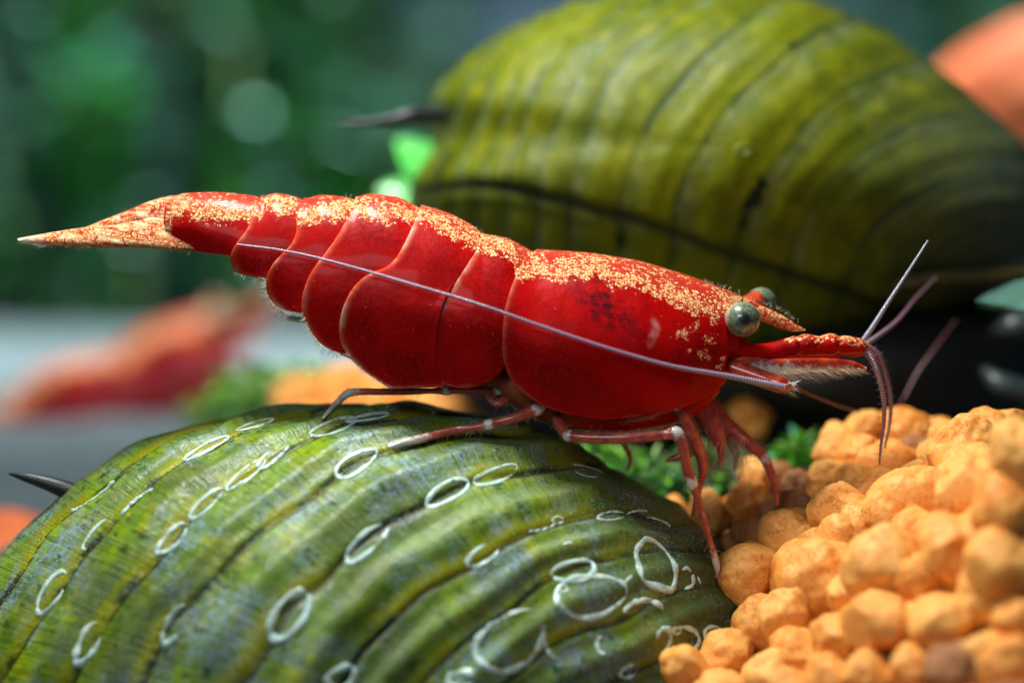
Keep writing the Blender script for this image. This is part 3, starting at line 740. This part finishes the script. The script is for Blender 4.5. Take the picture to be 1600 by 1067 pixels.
# tail fan: a middle blade and a leaf-shaped blade on each side
def blade(rows, yc0, side, name, thick=0.035, gold=1.2, tilt=0.0):
    """rows of (px, top py, bottom py, y)"""
    c = catmull(np.array([[r[0]/100, 0, 0, r[1], r[2], r[3]] for r in rows], float), 40)
    a = np.linspace(0, 2*math.pi, 22, endpoint=False); mbb = MB()
    V = []
    for x, _, _, t, b, y in c:
        zc = (533.5-(t+b)/2)/100; zr = max((b-t)/200, 0.004)
        yy = (yc0+y)*side
        th = thick*min(1, zr/0.06)+0.004
        V.append(np.stack([np.full(22, x-8.0), yy+th*np.sin(a)-side*tilt*zr*np.cos(a), zc+zr*np.cos(a)], -1))
    streak = np.tile(0.6*np.sin(np.arange(22)*2.1), 40)
    mbb.add(np.array(V), grid_faces(40, 22, True)+[tuple(range(22)), tuple(39*22+j for j in range(22))[::-1]], gold=gold+streak,
            rim=np.repeat(np.clip(1-(c[:, 0]*100-40)/60, 0, 1), 22), leafgold=np.repeat(np.clip((300-c[:, 0]*100)/50, 0, 1), 22), tip=np.repeat(np.clip((85-c[:, 0]*100)/50, 0, 0.9), 22))
    return mbb.build(name, MAT['shrimp'], shrimp)
blade([(310,304,374,0),(262,307,374,0),(230,316,371,0),(200,329,368,0),(165,343,366,0),(138,354,364,0),(122,360,363,0)], 0.0, 1, 'tail_blade', 0.24, 1.9)
for s in (-1, 1):
    blade([(310,322,391,-.08),(268,332,390,0),(235,343,386,.05),(190,352,385,.06),(130,358,384,.04),(80,366,382,0),(50,371,380,-.05),(34,374,378,-.08)], 0.32, s, 'tail_blade', 0.05, 0.9, 0.5)

# eyes
def eye(px, py, y, r, name='eye'):
    mb = MB(); c = P(px, py, y)
    th = np.linspace(0, 2*math.pi, 48, endpoint=False); ph = np.linspace(0.02, math.pi-0.02, 32)
    PH, TH = np.meshgrid(ph, th, indexing='ij')
    d = np.stack([np.sin(PH)*np.cos(TH)*1.02, np.cos(PH)*-1.0, np.sin(PH)*np.sin(TH)], -1)*r/100
    mb.add(c+d, [q[::-1] for q in grid_faces(32, 48, True)]+[tuple(range(48)), tuple(31*48+j for j in range(48))[::-1]])
    o = mb.build(name, MAT['eye'], shrimp, origin=c)
    sb = MB(); s = 1 if y > 0 else -1
    px_tube(sb, [(px-38, py+12, y-s*0.30, 15, 0.1), (px-22, py+6, y-s*0.2, 18, 0.1), (px-6, py+1, y-s*0.08, 21, 0.2)], 12, 14)
    st = sb.build('eye_stalk', MAT['leg'], shrimp)
    return o
eye(1160, 499, -0.62, 27); eye(1189, 473, 0.62, 24)

# feelers on the front of the head
def antennule(side):
    y0 = -0.30 if side < 0 else 0.22
    dx, dy = (0, 0) if side < 0 else (6, 4)
    rows = [(1126,550,.0,19),(1160,553,0,17),(1200,551,.02,15),(1238,542,.04,15.5),(1244,541,.04,16),(1247,541,.04,13.5),(1251,540,.04,15.5),(1280,540,.06,15),(1306,538,.07,15.5),(1311,538,.07,12.5),(1316,538.5,.07,14),(1336,540,.08,12.5),(1350,541,.08,9),(1356,542,.08,3)]
    rows = [(a+dx, b+dy, y0+c, r) for a, b, c, r in rows]
    mb = MB(); c = np.array([list(P(r[0], r[1], r[2]))+[r[3]/100] for r in rows]); q = catmull(c, 90)
    gx = 800+q[:, 0]*100
    tube(mb, q[:, :3], q[:, 3], 18, gold=np.interp(gx, [1200, 1232, 1300, 1340], [-3.6, -1.2, -1.0, -0.5]))
    o = mb.build('antennule', MAT['shrimp'], shrimp)
    return o, rows
def ringed(mb, rows, rings, sides=8, depth=0.16, brown=0.0, tone=None, spines=0, ringk=1.0):
    c = np.array([list(P(r[0], r[1], r[2]))+[r[3]/100, r[4]] for r in rows]); q = catmull(c, rings*4)
    m = np.tile([0.0, 0.75, 1.0, 0.0], rings)
    tube(mb, q[:, :3], np.maximum(q[:, 3], .006)*(1-depth+depth*m), sides, tone=np.clip(q[:, 4], 0, 1), ring=m*ringk, brown=brown)
    for i in range(spines):
        k = int((i+0.5)/spines*len(q)); p = q[k, :3]; sgn = 1 if i % 2 else -1
        t = q[min(k+2, len(q)-1), :3]-q[k-2, :3]; t /= np.linalg.norm(t)+1e-9
        nrm = np.array([-t[2], 0, t[0]])*sgn
        hair(mb, p, p+nrm*(q[k, 3]+0.05)+t*0.03+np.array([0, random.uniform(-.04, .04), 0]), 0.007, tone=0.6, brown=brown*0.4)
antn, _ = antennule(-1); antf, _ = antennule(1)
mb = MB(); ringed(mb, [(1346,536,-.2,5,.7),(1362,513,-.2,4.6,.9),(1385,477,-.2,3.8,.9),(1420,423,-.15,2.6,1),(1450,376,-.1,1.6,1)], 58, ringk=.6); mb.build('flagellum', MAT['antenna'], antn)
mb = MB(); ringed(mb, [(1350,540,.3,5,.7),(1372,525,.6,4.6,.5),(1400,503,1.1,3.8,.3),(1432,465,1.8,2.4,.2),(1464,432,2.4,1,.6)], 50, brown=.3, ringk=.25); mb.build('flagellum', MAT['antenna'], antf)
mb = MB(); ringed(mb, [(1348,542,-.2,7.5,.1),(1362,560,-.25,7,.1),(1374,590,-.3,5.5,.15),(1381,625,-.3,4.6,.2),(1381,660,-.25,3.6,.3),(1376,700,-.2,2.6,.5),(1374,726,-.2,1.5,.6)], 48, depth=.22, brown=.75, spines=34, ringk=.5); mb.build('flagellum', MAT['antenna'], antn)
mb = MB(); ringed(mb, [(1354,542,.3,6.5,.1),(1372,555,.35,6,.1),(1384,585,.4,5,.1),(1391,620,.4,4.4,.15),(1391,655,.4,3.4,.3),(1382,700,.4,2.2,.5)], 44, depth=.22, brown=.75, spines=26, ringk=.5); mb.build('flagellum', MAT['antenna'], antf)

def scale_plate(side):
    y0 = -.42 if side < 0 else .40
    rows = [(1138,560,590),(1160,556,592),(1200,560,588),(1250,559,583),(1300,560,581),(1330,565,580),(1346,573,578)]
    c = catmull(np.array([[r[0]/100, 0, 0, r[1], r[2]] for r in rows], float), 40)
    a = np.linspace(0, 2*math.pi, 18, endpoint=False); V = []
    for x, _, _, t, b in c:
        zr = (b-t)/200
        V.append(np.stack([np.full(18, x-8.0), y0+side*(0.25*zr*0)+0.05*np.sin(a)-0.25*zr*np.cos(a), (533.5-(t+b)/2)/100+zr*np.cos(a)], -1))
    mbb = MB()
    tone = np.tile(0.45-0.4*np.cos(a), 40)+np.repeat(0.3*np.exp(-((c[:, 0]-12.0)/.5)**2), 18)
    mbb.add(np.array(V), grid_faces(40, 18, True)+[tuple(range(18)), tuple(39*18+j for j in range(18))[::-1]], tone=tone)
    o = mbb.build('antennal_scale', MAT['leg'], shrimp)
    h = MB()
    for i in range(150):
        x = random.uniform(1170, 1345); z = np.interp(x, [1160, 1250, 1346], [588, 581, 577])
        L = random.uniform(20, 46)*np.interp(x, [1170, 1240, 1345], [.6, 1, .5])
        y = y0+random.uniform(-.06, .06)
        hair(h, P(x, z-2, y), P(x+L*0.85, z+L*random.uniform(.28, .45), y+random.uniform(-.1, .1)), 0.006, (0.03, 0, -0.03))
    tag(h.build('setae', MAT['hair'], o), kind='stuff')
scale_plate(-1); scale_plate(1)

def antenna(side):
    y0 = -1 if side < 0 else 1
    mb = MB()
    if side < 0: rows = [(1136,572,-.42,15,.1),(1170,584,-.55,14,.35),(1205,596,-.66,13,.25),(1225,602,-.70,12,.2),(1236,604,-.70,6,.6)]
    else: rows = [(1136,572,.42,15,.1),(1170,582,.5,14,.35),(1205,592,.6,13,.25),(1225,597,.62,10,.2),(1234,600,.62,5,.6)]
    px_tube(mb, rows, 30, 14)
    for i in range(26):
        a = P(random.uniform(1218, 1238), random.uniform(596, 610), rows[-1][2]+random.uniform(-.1, .1))
        hair(mb, a, a+np.array([random.uniform(.02, .22), random.uniform(-.1, .1), random.uniform(-.16, .14)]), 0.008, tone=1.0)
    o = mb.build('antenna', MAT['leg'], shrimp)
    f = MB()
    if side < 0:
        ringed(f, [(1226,605,-.84,6.0,.75),(1190,598,-.95,5.4,.7),(1140,588,-1.12,4.6,.55),(1050,572,-1.42,3.5,.35),(950,544,-1.55,3.0,.25),(850,511,-1.55,2.8,.2),(750,476,-1.50,2.6,.25),(650,446,-1.36,2.4,.35),(560,420,-1.2,2.2,.45),(470,397,-1.0,1.9,.5),(420,388,-.9,1.6,.5),(370,382,-.82,1.4,.5)], 190, 8, .22)
    else:
        ringed(f, [(1228,598,.68,4,.1),(1270,618,1.0,1.8,0),(1330,640,1.7,1.4,0),(1392,650,2.5,1.3,.1),(1412,622,2.9,1.5,.2),(1434,581,3.1,2.2,.3),(1460,545,3.3,1.6,.1),(1494,499,3.6,.8,.1)], 90, 8, .2, brown=.8, ringk=.2)
    f.build('flagellum', MAT['antenna'], o)
antenna(-1); antenna(1)

# walking legs: rows of px, py, depth, radius, whiteness (1 at the pale joints and tips)
def leg(rows, n=120, hairs=20, hl=.12, on=None):
    rows = [list(r) for r in rows]
    if on:
        for k in range(on):
            r = rows[-1-k]
            q, nn = hit(bvh1, r[0], r[1])
            if q is not None: r[2] = q[1]-0.05-r[3]/100*0.8
    rows = [r[:3]+[r[3]*0.88, max(r[4], 0.24 if on else 0.0)] for r in rows]
    mb = MB(); q = px_tube(mb, [r[:3]+[r[3]*(0.72+0.2*r[4])]+r[4:] for r in rows], n, 12)
    cu = MB(); px_tube(cu, rows, n, 14)
    for i in range(hairs):
        k = random.randrange(3, n-3); t = q[k+1, :3]-q[k-1, :3]; t /= np.linalg.norm(t)+1e-9
        d = np.array([random.uniform(-1, 1), random.uniform(-.8, .2), random.uniform(-1, 1)]); d -= t*np.dot(d, t); d /= np.linalg.norm(d)+1e-9
        p = q[k, :3]+d*q[k, 3]*.9
        hair(mb, p, p+(d+t*.5)*random.uniform(.4, 1.2)*hl, .0042, tone=.55)
    o = mb.build('leg', MAT['leg'], shrimp); cu.build('cuticle', MAT['cuticle'], o)
    return o
leg([(868,636,-.35,13,.1),(848,634,-.6,11,.3),(838,640,-.72,12.5,.95),(826,645,-.76,12,.1),(800,654,-.8,11,0),(776,660,-.8,10,.05),(764,663,-.8,10.5,1),(752,666,-.8,9.5,.2),(712,672,-.78,8.5,.05),(682,679,-.75,8.5,.45),(655,686,-.7,8.5,.75),(628,692,-.65,6.5,.85),(606,699,-.6,3.5,.9)], on=4, hairs=90)
leg([(850,618,-.1,12,0),(815,608,-.25,10,.3),(788,607,-.42,11,.5),(775,609,-.45,11,.9),(768,610,-.45,10,.2),(735,609,-.5,10,.05),(706,609,-.5,9.5,.1),(697,609,-.5,10.5,1),(687,610,-.5,8.5,.2),(640,611,-.4,8.5,.05),(590,612,-.3,7.5,.2),(560,612,-.2,7.5,.6),(545,614,-.15,8,.8),(528,628,-.05,6.5,.9),(512,645,.05,4.5,.9),(504,654,.08,2.5,.9)], on=2, hairs=90)
leg([(812,610,-.2,10,.2),(790,622,-.35,10,.35),(776,630,-.42,9,.4),(768,624,-.42,8,.5),(766,614,-.42,9,.4)], 40, 40, .14)
leg([(868,640,-.4,14,0),(874,660,-.7,13,.05),(882,676,-.82,12,.2),(889,681,-.86,12.5,.85),(898,682,-.88,13,.05),(925,684,-.92,13.5,0),(970,684,-1,13,0),(1015,681,-1.03,12.5,0),(1045,678,-1.04,12.5,.1),(1056,676,-1.04,13.5,.95),(1063,686,-1.04,12.5,.35),(1068,705,-1.04,12.5,0),(1074,732,-1.0,12,.05),(1079,748,-.98,11.5,.6),(1082,756,-.97,11,1),(1086,766,-.95,9.5,.2),(1093,788,-.9,9,.05),(1102,820,-.82,8,.1),(1110,848,-.74,7,.3),(1116,868,-.66,7,.75),(1119,880,-.62,7,.95),(1121,893,-.6,5,.7),(1119,902,-.6,3,.8)], 160, 130, .12)
leg([(1098,630,.25,20,0),(1125,655,.25,20,0),(1150,676,.2,18,0),(1178,699,.1,15,0),(1189,708,.08,13,.1),(1195,716,.06,10.5,.75),(1202,732,.05,11,.05),(1210,755,.02,9.5,0),(1214,775,0,7.5,0),(1214,790,0,4,.1)], 100, 100, .14)
leg([(915,650,-.3,10,0),(960,655,-.45,12,0),(1010,648,-.55,13,0),(1048,636,-.6,10,.1),(1056,636,-.6,9,.6),(1066,648,-.58,13,0),(1080,675,-.5,16,0),(1093,705,-.4,15,0),(1098,722,-.35,13,.1),(1098,735,-.3,10,.4),(1095,752,-.2,8,.2),(1088,780,-.1,6,.2),(1082,806,0,3.5,.2)], 110, 40)
leg([(1092,630,0,22,0),(1108,655,0,24,0),(1122,684,0,20,0),(1128,705,0,12,0),(1124,726,0,4,.1)], 50, 40)
leg([(1108,630,.45,20,0),(1132,662,.45,20,0),(1145,690,.45,16,0),(1150,712,.45,9,.05),(1149,734,.45,3,.1)], 50, 40)
leg([(1070,640,.1,16,0),(1082,680,.15,17,0),(1078,706,.15,12,0),(1060,714,.15,10,0),(1040,720,.15,3,.1)], 50, 30)
leg([(1080,630,.7,14,0),(1020,665,.9,9,0),(975,690,1.0,7,.1),(985,720,1.1,5,.1),(980,735,1.1,3,.2)], 50, 20)
# mouthpart bristles hanging under the head
h = MB()
for i in range(420):
    x = random.uniform(1085, 1168); z = random.uniform(680, 722); y = random.uniform(-.2, .5)
    L = random.uniform(15, 52)
    hair(h, P(x, z, y), P(x+random.uniform(-10, 14), z+L, y+random.uniform(-.1, .1)), .0035)
tag(h.build('setae', MAT['hair'], shrimp), kind='stuff')
# fringe of fine hairs on the plates of the belly, on the beak and along the back
h = MB()
def fringe(pts, cnt, L, spread, y):
    c = catmull(np.c_[np.array(pts, float), np.zeros(len(pts))], 200)[:, :2]
    for i in range(cnt):
        k = random.randrange(1, 199); t = c[k]-c[k-1]; t /= np.hypot(*t)+1e-9; nn = np.array([-t[1], t[0]])
        a = c[k]; b = a+nn*L*random.uniform(.4, 1)+t*random.uniform(-1, 1)*spread
        yy = y+random.uniform(-.1, .1)
        hair(h, P(*a, yy), P(*b, yy+random.uniform(-.05, .05)), .0045)
fringe([(474,487),(453,488),(431,478),(417,456),(416,435)][::-1], 90, 14, 5, -.70)
fringe([(540,553),(508,543),(487,518),(473,488)][::-1], 90, 13, 5, -.86)
fringe([(612,604),(569,578),(540,548)][::-1], 60, 8, 4, -.95)
fringe([(412,434),(390,433),(366,426)][::-1], 20, 10, 4, -.6)
fringe([(480,312),(560,308),(620,311),(700,338),(752,362),(825,387)], 30, -6, 4, 0)
fringe([(1100,440),(1165,464),(1225,490),(1250,508)], 60, -8, 5, 0)
fringe([(300,392),(200,386),(120,385),(60,382),(38,378)], 90, -9, 14, -.35)
fringe([(34,373),(36,376),(40,380)], 20, -12, 3, -.3)
fringe([(420,480),(432,490),(445,494)], 14, 10, 3, -.65)
tag(h.build('setae', MAT['hair'], shrimp), kind='stuff')
# one swimming leg tip showing behind the belly
mb = MB(); px_tube(mb, [(520,520,-.2,9,.4),(490,500,-.2,6,.9),(468,500,-.2,5,.9),(448,497,-.2,4,.9)], 20, 8, flat=.4); mb.build('swimmeret', MAT['leg'], shrimp)

# ------------------------------------------------------------------ orange gravel
def grain_mesh(seed, cuts=5):
    import bmesh
    bm = bmesh.new(); bmesh.ops.create_icosphere(bm, subdivisions=5, radius=1.0)
    rs = random.Random(seed)
    planes = []
    for i in range(cuts):
        d = Vector((rs.gauss(0, 1), rs.gauss(0, 1), rs.gauss(0, 1))).normalized(); planes.append((d, rs.uniform(.66, .92)))
    off = Vector((seed*3.7, seed*1.9, -seed*2.3))
    st = Vector((rs.uniform(.9, 1.15), rs.uniform(.85, 1.1), rs.uniform(.82, 1.05)))
    for v in bm.verts:
        d = v.co.normalized()
        r = 1+.22*mnoise.noise(d*1.15+off)+.09*mnoise.noise(d*2.4+off*2)+.03*mnoise.noise(d*5+off)+.010*mnoise.noise(d*12+off)
        p = d*r
        for pd, pc in planes:
            e = p.dot(pd)-pc
            if e > 0: p -= pd*(e-0.10*(1-math.exp(-e/0.10)))*0.92
        v.co = Vector((p.x*st.x, p.y*st.y, p.z*st.z))
    me = bpy.data.meshes.new('gravel_grain'); bm.to_mesh(me); bm.free()
    me.polygons.foreach_set('use_smooth', [True]*len(me.polygons))
    return me
gm = [grain_mesh(i+1, 4+i % 4) for i in range(12)]
for m in gm: m.materials.append(MAT['grain'])
gm2 = [m.copy() for m in gm[:4]]
for m in gm2: m.materials.clear(); m.materials.append(MAT['grain2'])
grains = [(1168,900,49,-.3,0),(1232,838,47,.1,0),(1258,848,36,-.1,0),(1320,808,50,-.3,0),(1183,840,26,.7,1),(1276,925,66,-1.2,0),(1379,885,60,-2.5,0),(1372,975,50,-3.2,0),
 (1186,975,42,-1.0,0),(1262,1030,47,-2.2,0),(1131,1022,44,-1.5,0),(1075,1050,40,-2.0,0),(1199,1062,38,-2.4,0),(1490,862,60,-3,0),(1422,790,55,-1.2,0),(1507,773,56,-2,0),
 (1579,798,64,-3.5,0),(1507,705,48,-.6,0),(1596,714,56,-3.6,0),(1536,672,34,.2,0),(1579,664,29,.3,0),(1315,705,36,1.8,0),(1350,672,32,2.0,0),(1411,677,40,2.0,0),(1461,688,32,2.2,0),
 (1343,714,32,1.4,0),(1390,732,42,1.0,0),(1428,712,32,1.2,1),(1455,722,36,1.0,0),(1250,765,34,1.2,1),(1279,775,23,.6,0),(1240,795,30,.5,1),(1172,788,35,1.3,0),(1183,742,25,1.8,0),
 (1105,803,37,1.6,0),(1137,858,22,.9,1),(1163,838,22,1.1,1),(1052,800,24,2.2,0),(1372,772,38,.1,0),(1432,755,36,.1,0),(1521,738,47,-1.2,0),(1575,880,52,-4,0),(1469,975,54,-3.6,0),
 (1356,1062,38,-3.6,0),(1424,1045,36,-3.9,0),(1540,1035,50,-4.2,0),(1600,965,46,-4.3,0),(1310,862,46,-.9,0),(1430,838,36,-1.9,0),(1282,872,42,-.7,0),(1232,968,40,-1.7,0),
 (1330,940,42,-2.2,0),(1435,905,46,-2.9,0),(1540,925,46,-3.7,0),(1310,1000,42,-2.8,0),(1420,985,36,-3.3,0),(1500,925,42,-3.1,0),(1140,960,26,-.4,0),(1225,905,36,-.4,0),(1210,800,24,.9,1),
 (1350,830,42,-.7,0),(1465,775,42,-1.0,0),(1545,830,44,-2.6,0),(1480,740,36,-.3,0),(1560,745,44,-2.2,0),(1295,745,26,1.2,0),(1400,765,32,.4,0),(1580,1040,48,-4.5,0),(1490,1050,40,-4.4,1),
 (1300,1070,40,-3.2,0),(1240,1085,40,-3.0,0),(1130,1085,40,-2.4,0),(1480,690,30,1.2,0),(1150,800,26,1.8,0),(1215,750,26,2.2,1),(1340,760,34,.7,0),(1620,860,46,-3.2,0),(1625,760,44,-2.6,0)]
special = {0: 'pale orange grain with flat top beside the shrimp foot on the green snail',
           1: 'blocky orange grain standing behind the pale flat topped one'}
gg = []
for i, (px, py, r, y, tint) in enumerate(grains):
    k = (D+y)/D
    o = bpy.data.objects.new('gravel_grain', (gm2[i % 4] if tint else gm[i % 12])); COL.objects.link(o)
    c = P(px, py, y); gg.append(c); o.location = c.tolist()
    o.scale = [r/100*k*s*1.16 for s in (random.uniform(.95, 1.12), random.uniform(.92, 1.06), random.uniform(.92, 1.06))]
    o.rotation_euler = (random.uniform(0, 6.3), random.uniform(0, 6.3), random.uniform(0, 6.3))
    if i in special: tag(o, special[i], 'gravel grain')
    elif tint: tag(o, 'dull brown grain wedged among the orange gravel', 'gravel grain', 'brown grains in the orange gravel')
    else: tag(o, 'rough rounded orange grain in the gravel heap beside the snails', 'gravel grain', 'orange grains of the gravel heap')
gg = np.array(gg)
# bed of the heap under the grains
xs = np.linspace(2.0, 12, 90); ys = np.linspace(-7.5, 6.5, 110); X, Y = np.meshgrid(xs, ys)
d2 = (X[..., None]-gg[:, 0])**2+(Y[..., None]-gg[:, 1])**2+.05
wt = d2**-1.6; Zb = (wt*gg[:, 2]).sum(-1)/wt.sum(-1)-.48
dm = np.sqrt(d2.min(-1)); Zb -= np.clip(dm-.8, 0, None)*1.3
Zb = np.maximum(Zb, -8.6)
Zb += np.array([.12*mnoise.noise(Vector((a*2.2, b*2.2, 0))) for a, b in zip(X.ravel(), Y.ravel())]).reshape(X.shape)
mb = MB(); mb.add(np.stack([X, Y, Zb], -1), grid_faces(*X.shape))
tag(mb.build('gravel_bed', MAT['bed']), 'packed brown orange bed under the gravel heap', kind='structure')

# stones and gravel further back, out of focus
def stone(px, py, r, y, label, cat, mat=None, sc=(1, 1, 1), group=None, name='stone', idx=0):
    m = gm[idx]
    if mat:
        m = m.copy(); m.materials.clear(); m.materials.append(mat)
    o = bpy.data.objects.new(name, m); COL.objects.link(o); c = P(px, py, y); k = (D+y)/D
    o.location = c.tolist(); o.scale = [r/100*k*s for s in sc]; o.rotation_euler = (0.3, 0.2, idx*1.3)
    return tag(o, label, cat, group)
stone(1166, 662, 40, 5.5, 'single pale orange stone in the dark gap behind the shrimp head', 'stone')
stone(20, 905, 125, 9, 'blurred red orange stone behind the horn of the egg spotted snail', 'stone', MAT['rock'], (1, .9, 1.0), idx=3)
stone(1650, 255, 205, 40, 'large blurred red orange rock rising behind the olive snail', 'rock', MAT['rock'], (1.0, .9, 1.15), idx=5, name='rock')
for i, (x, y, r, d) in enumerate([(470,625,52,11),(545,610,60,11.5),(620,618,56,11),(690,632,52,10.5),(580,660,60,9.5),(500,672,60,9.8),(650,670,56,9.4),(740,650,44,10)]):
    stone(x, y, r, d, 'blurred orange stone on the sand behind the egg spotted snail', 'stone', None, (1.1, .9, .9), 'blurred orange stones behind the snail', idx=(i*3+1) % 12)

# ------------------------------------------------------------------ small blurred shrimp behind
sh2 = copy_tree(shrimp)
sh2['label'] = 'small blurred red shrimp on the sand behind the egg spotted snail'
c = P(280, 680, 30.0)
sh2.location = c.tolist(); sh2.scale = (0.90, 0.90, 1.30); sh2.rotation_euler = (0, math.radians(-42), math.radians(10))

# ------------------------------------------------------------------ moss and plants
def leaf_quad(mb, c, d, up, L, W):
    d = d/np.linalg.norm(d); s = np.cross(d, up); s /= np.linalg.norm(s)+1e-9; n = np.cross(s, d)
    u = np.array([0, .25, .55, .85, 1.0]); w = np.array([.12, .8, 1.0, .5, .05])*W/2
    ctr = c+d*L*u[:, None]-up*(0.22*L*u**2)[:, None]
    V = np.stack([ctr-s*w[:, None]+n*w[:, None]*.3, ctr, ctr+s*w[:, None]+n*w[:, None]*.3], 1)
    mb.add(V, grid_faces(5, 3))
UP = np.array([0, 0, 1.0])
def moss(px, py, y, rx, ry, rz, cnt, L, label):
    c = P(px, py, y); base = float(sm_ground(c[0], c[1]))
    root = empty('moss_clump', (c[0], c[1], base)); tag(root, label, 'moss')
    mb = MB(); blob(mb, (c[0], c[1], (c[2]+base)/2-.2), (rx*.85, ry*.8, (c[2]-base)/2+rz*.55), px*.01, .15, 40, 24); mb.build('mat', MAT['stem'], root)
    mb = MB()
    for i in range(cnt):
        d = RNG.normal(size=3); d[2] = abs(d[2])*.9+.05; d[1] -= .4; d /= np.linalg.norm(d)
        p = c+d*np.array([rx, ry, rz])*RNG.uniform(.75, 1.05)
        leaf_quad(mb, p, d+RNG.normal(size=3)*.6, UP, L*RNG.uniform(.6, 1.3), L*.45)
    o = mb.build('foliage', MAT['moss'], root)
moss(960, 790, 3.6, 1.3, .8, 1.0, 420, .34, 'bright green moss growing behind the curve of the egg spotted shell')
moss(1120, 772, 4.4, 1.2, .8, .8, 380, .34, 'green moss tuft growing under the shrimp between gravel and snail')
moss(1260, 762, 4.0, .9, .7, .8, 340, .34, 'turquoise tipped moss growing at the back edge of the orange gravel')
moss(440, 668, 12.5, 2.0, 1.2, 1.3, 480, .5, 'blurred olive moss growing between the small shrimp and orange stones')

mb = MB()
root = empty('plant', P(655, 340, 9.8)); root.location.z = -3.2
tag(root, 'bright green rounded leaf plant poking out behind the olive snail', 'plant')
px_tube(mb, [(690,640,12,8,0),(690,500,11.5,8,0),(680,360,10.5,8,0)], 20, 8); mb.build('stem', MAT['stem'], root)
for (px, py, a, L) in ((690,330,155,1.4),(700,300,130,1.6),(705,340,175,1.3)):
    mb = MB(); d = np.array([math.cos(math.radians(a)), -.2, math.sin(math.radians(a))])
    c = P(px, py, 10.2); s = np.array([0.25, -.9, .35]); leaf_quad(mb, c, d, s, L, 1.0); mb.build('leaf', MAT['leafb'], root)

def plant(px, y, h, cnt, spread, L, label, group, lean=0.0):
    s = (D+y)/D; x = (px-800)/100*s; z0 = float(sm_ground(x, y))-.4
    root = empty('water_plant', (x, y, z0)); tag(root, label, 'plant', group)
    st = MB(); fo = MB(); stems = 5
    for k in range(stems):
        bx, by = RNG.normal()*spread*.3, RNG.normal()*spread*.3
        tx, ty = RNG.normal()*spread*.7+lean, RNG.normal()*spread*.6
        hh = h*RNG.uniform(.7, 1.05); u = np.linspace(0, 1, 14)[:, None]
        p = np.array([x+bx, y+by, z0])+u*np.array([0, 0, hh])+u**1.7*np.array([tx, ty, 0])
        p[:, 0] += np.sin(u[:, 0]*5+k)*.6
        tube(st, p, np.linspace(.4, .15, 14), 6)
        for i in range(cnt//stems):
            q = p[int(RNG.integers(1, 14))]; a = RNG.uniform(0, 6.28)
            d = np.array([math.cos(a), math.sin(a), RNG.uniform(-.1, .9)])
            leaf_quad(fo, q+RNG.normal(size=3)*.5, d, UP, L*RNG.uniform(.55, 1.25), L*.42)
    st.build('stem', MAT['stem'], root); fo.build('foliage', MAT['leaf'], root)
G = 'leafy green plants along the back wall'
LB = 'blurred leafy green plant growing in front of the back wall'
spec = [(-120,110,44),(-10,125,46),(70,105,34),(150,130,50),(225,108,40),(310,128,52),(380,104,36),(440,130,50),(510,110,42),(580,122,46),(640,135,30),(130,150,60),(330,150,60),(520,150,58),(900,140,22),(1030,130,24),(1180,135,26),(1480,120,44),(1590,112,40),(1700,125,44)]
for i, (px, y, h) in enumerate(spec):
    plant(px, y, h, 230, 7.0, 5.2, LB, G)
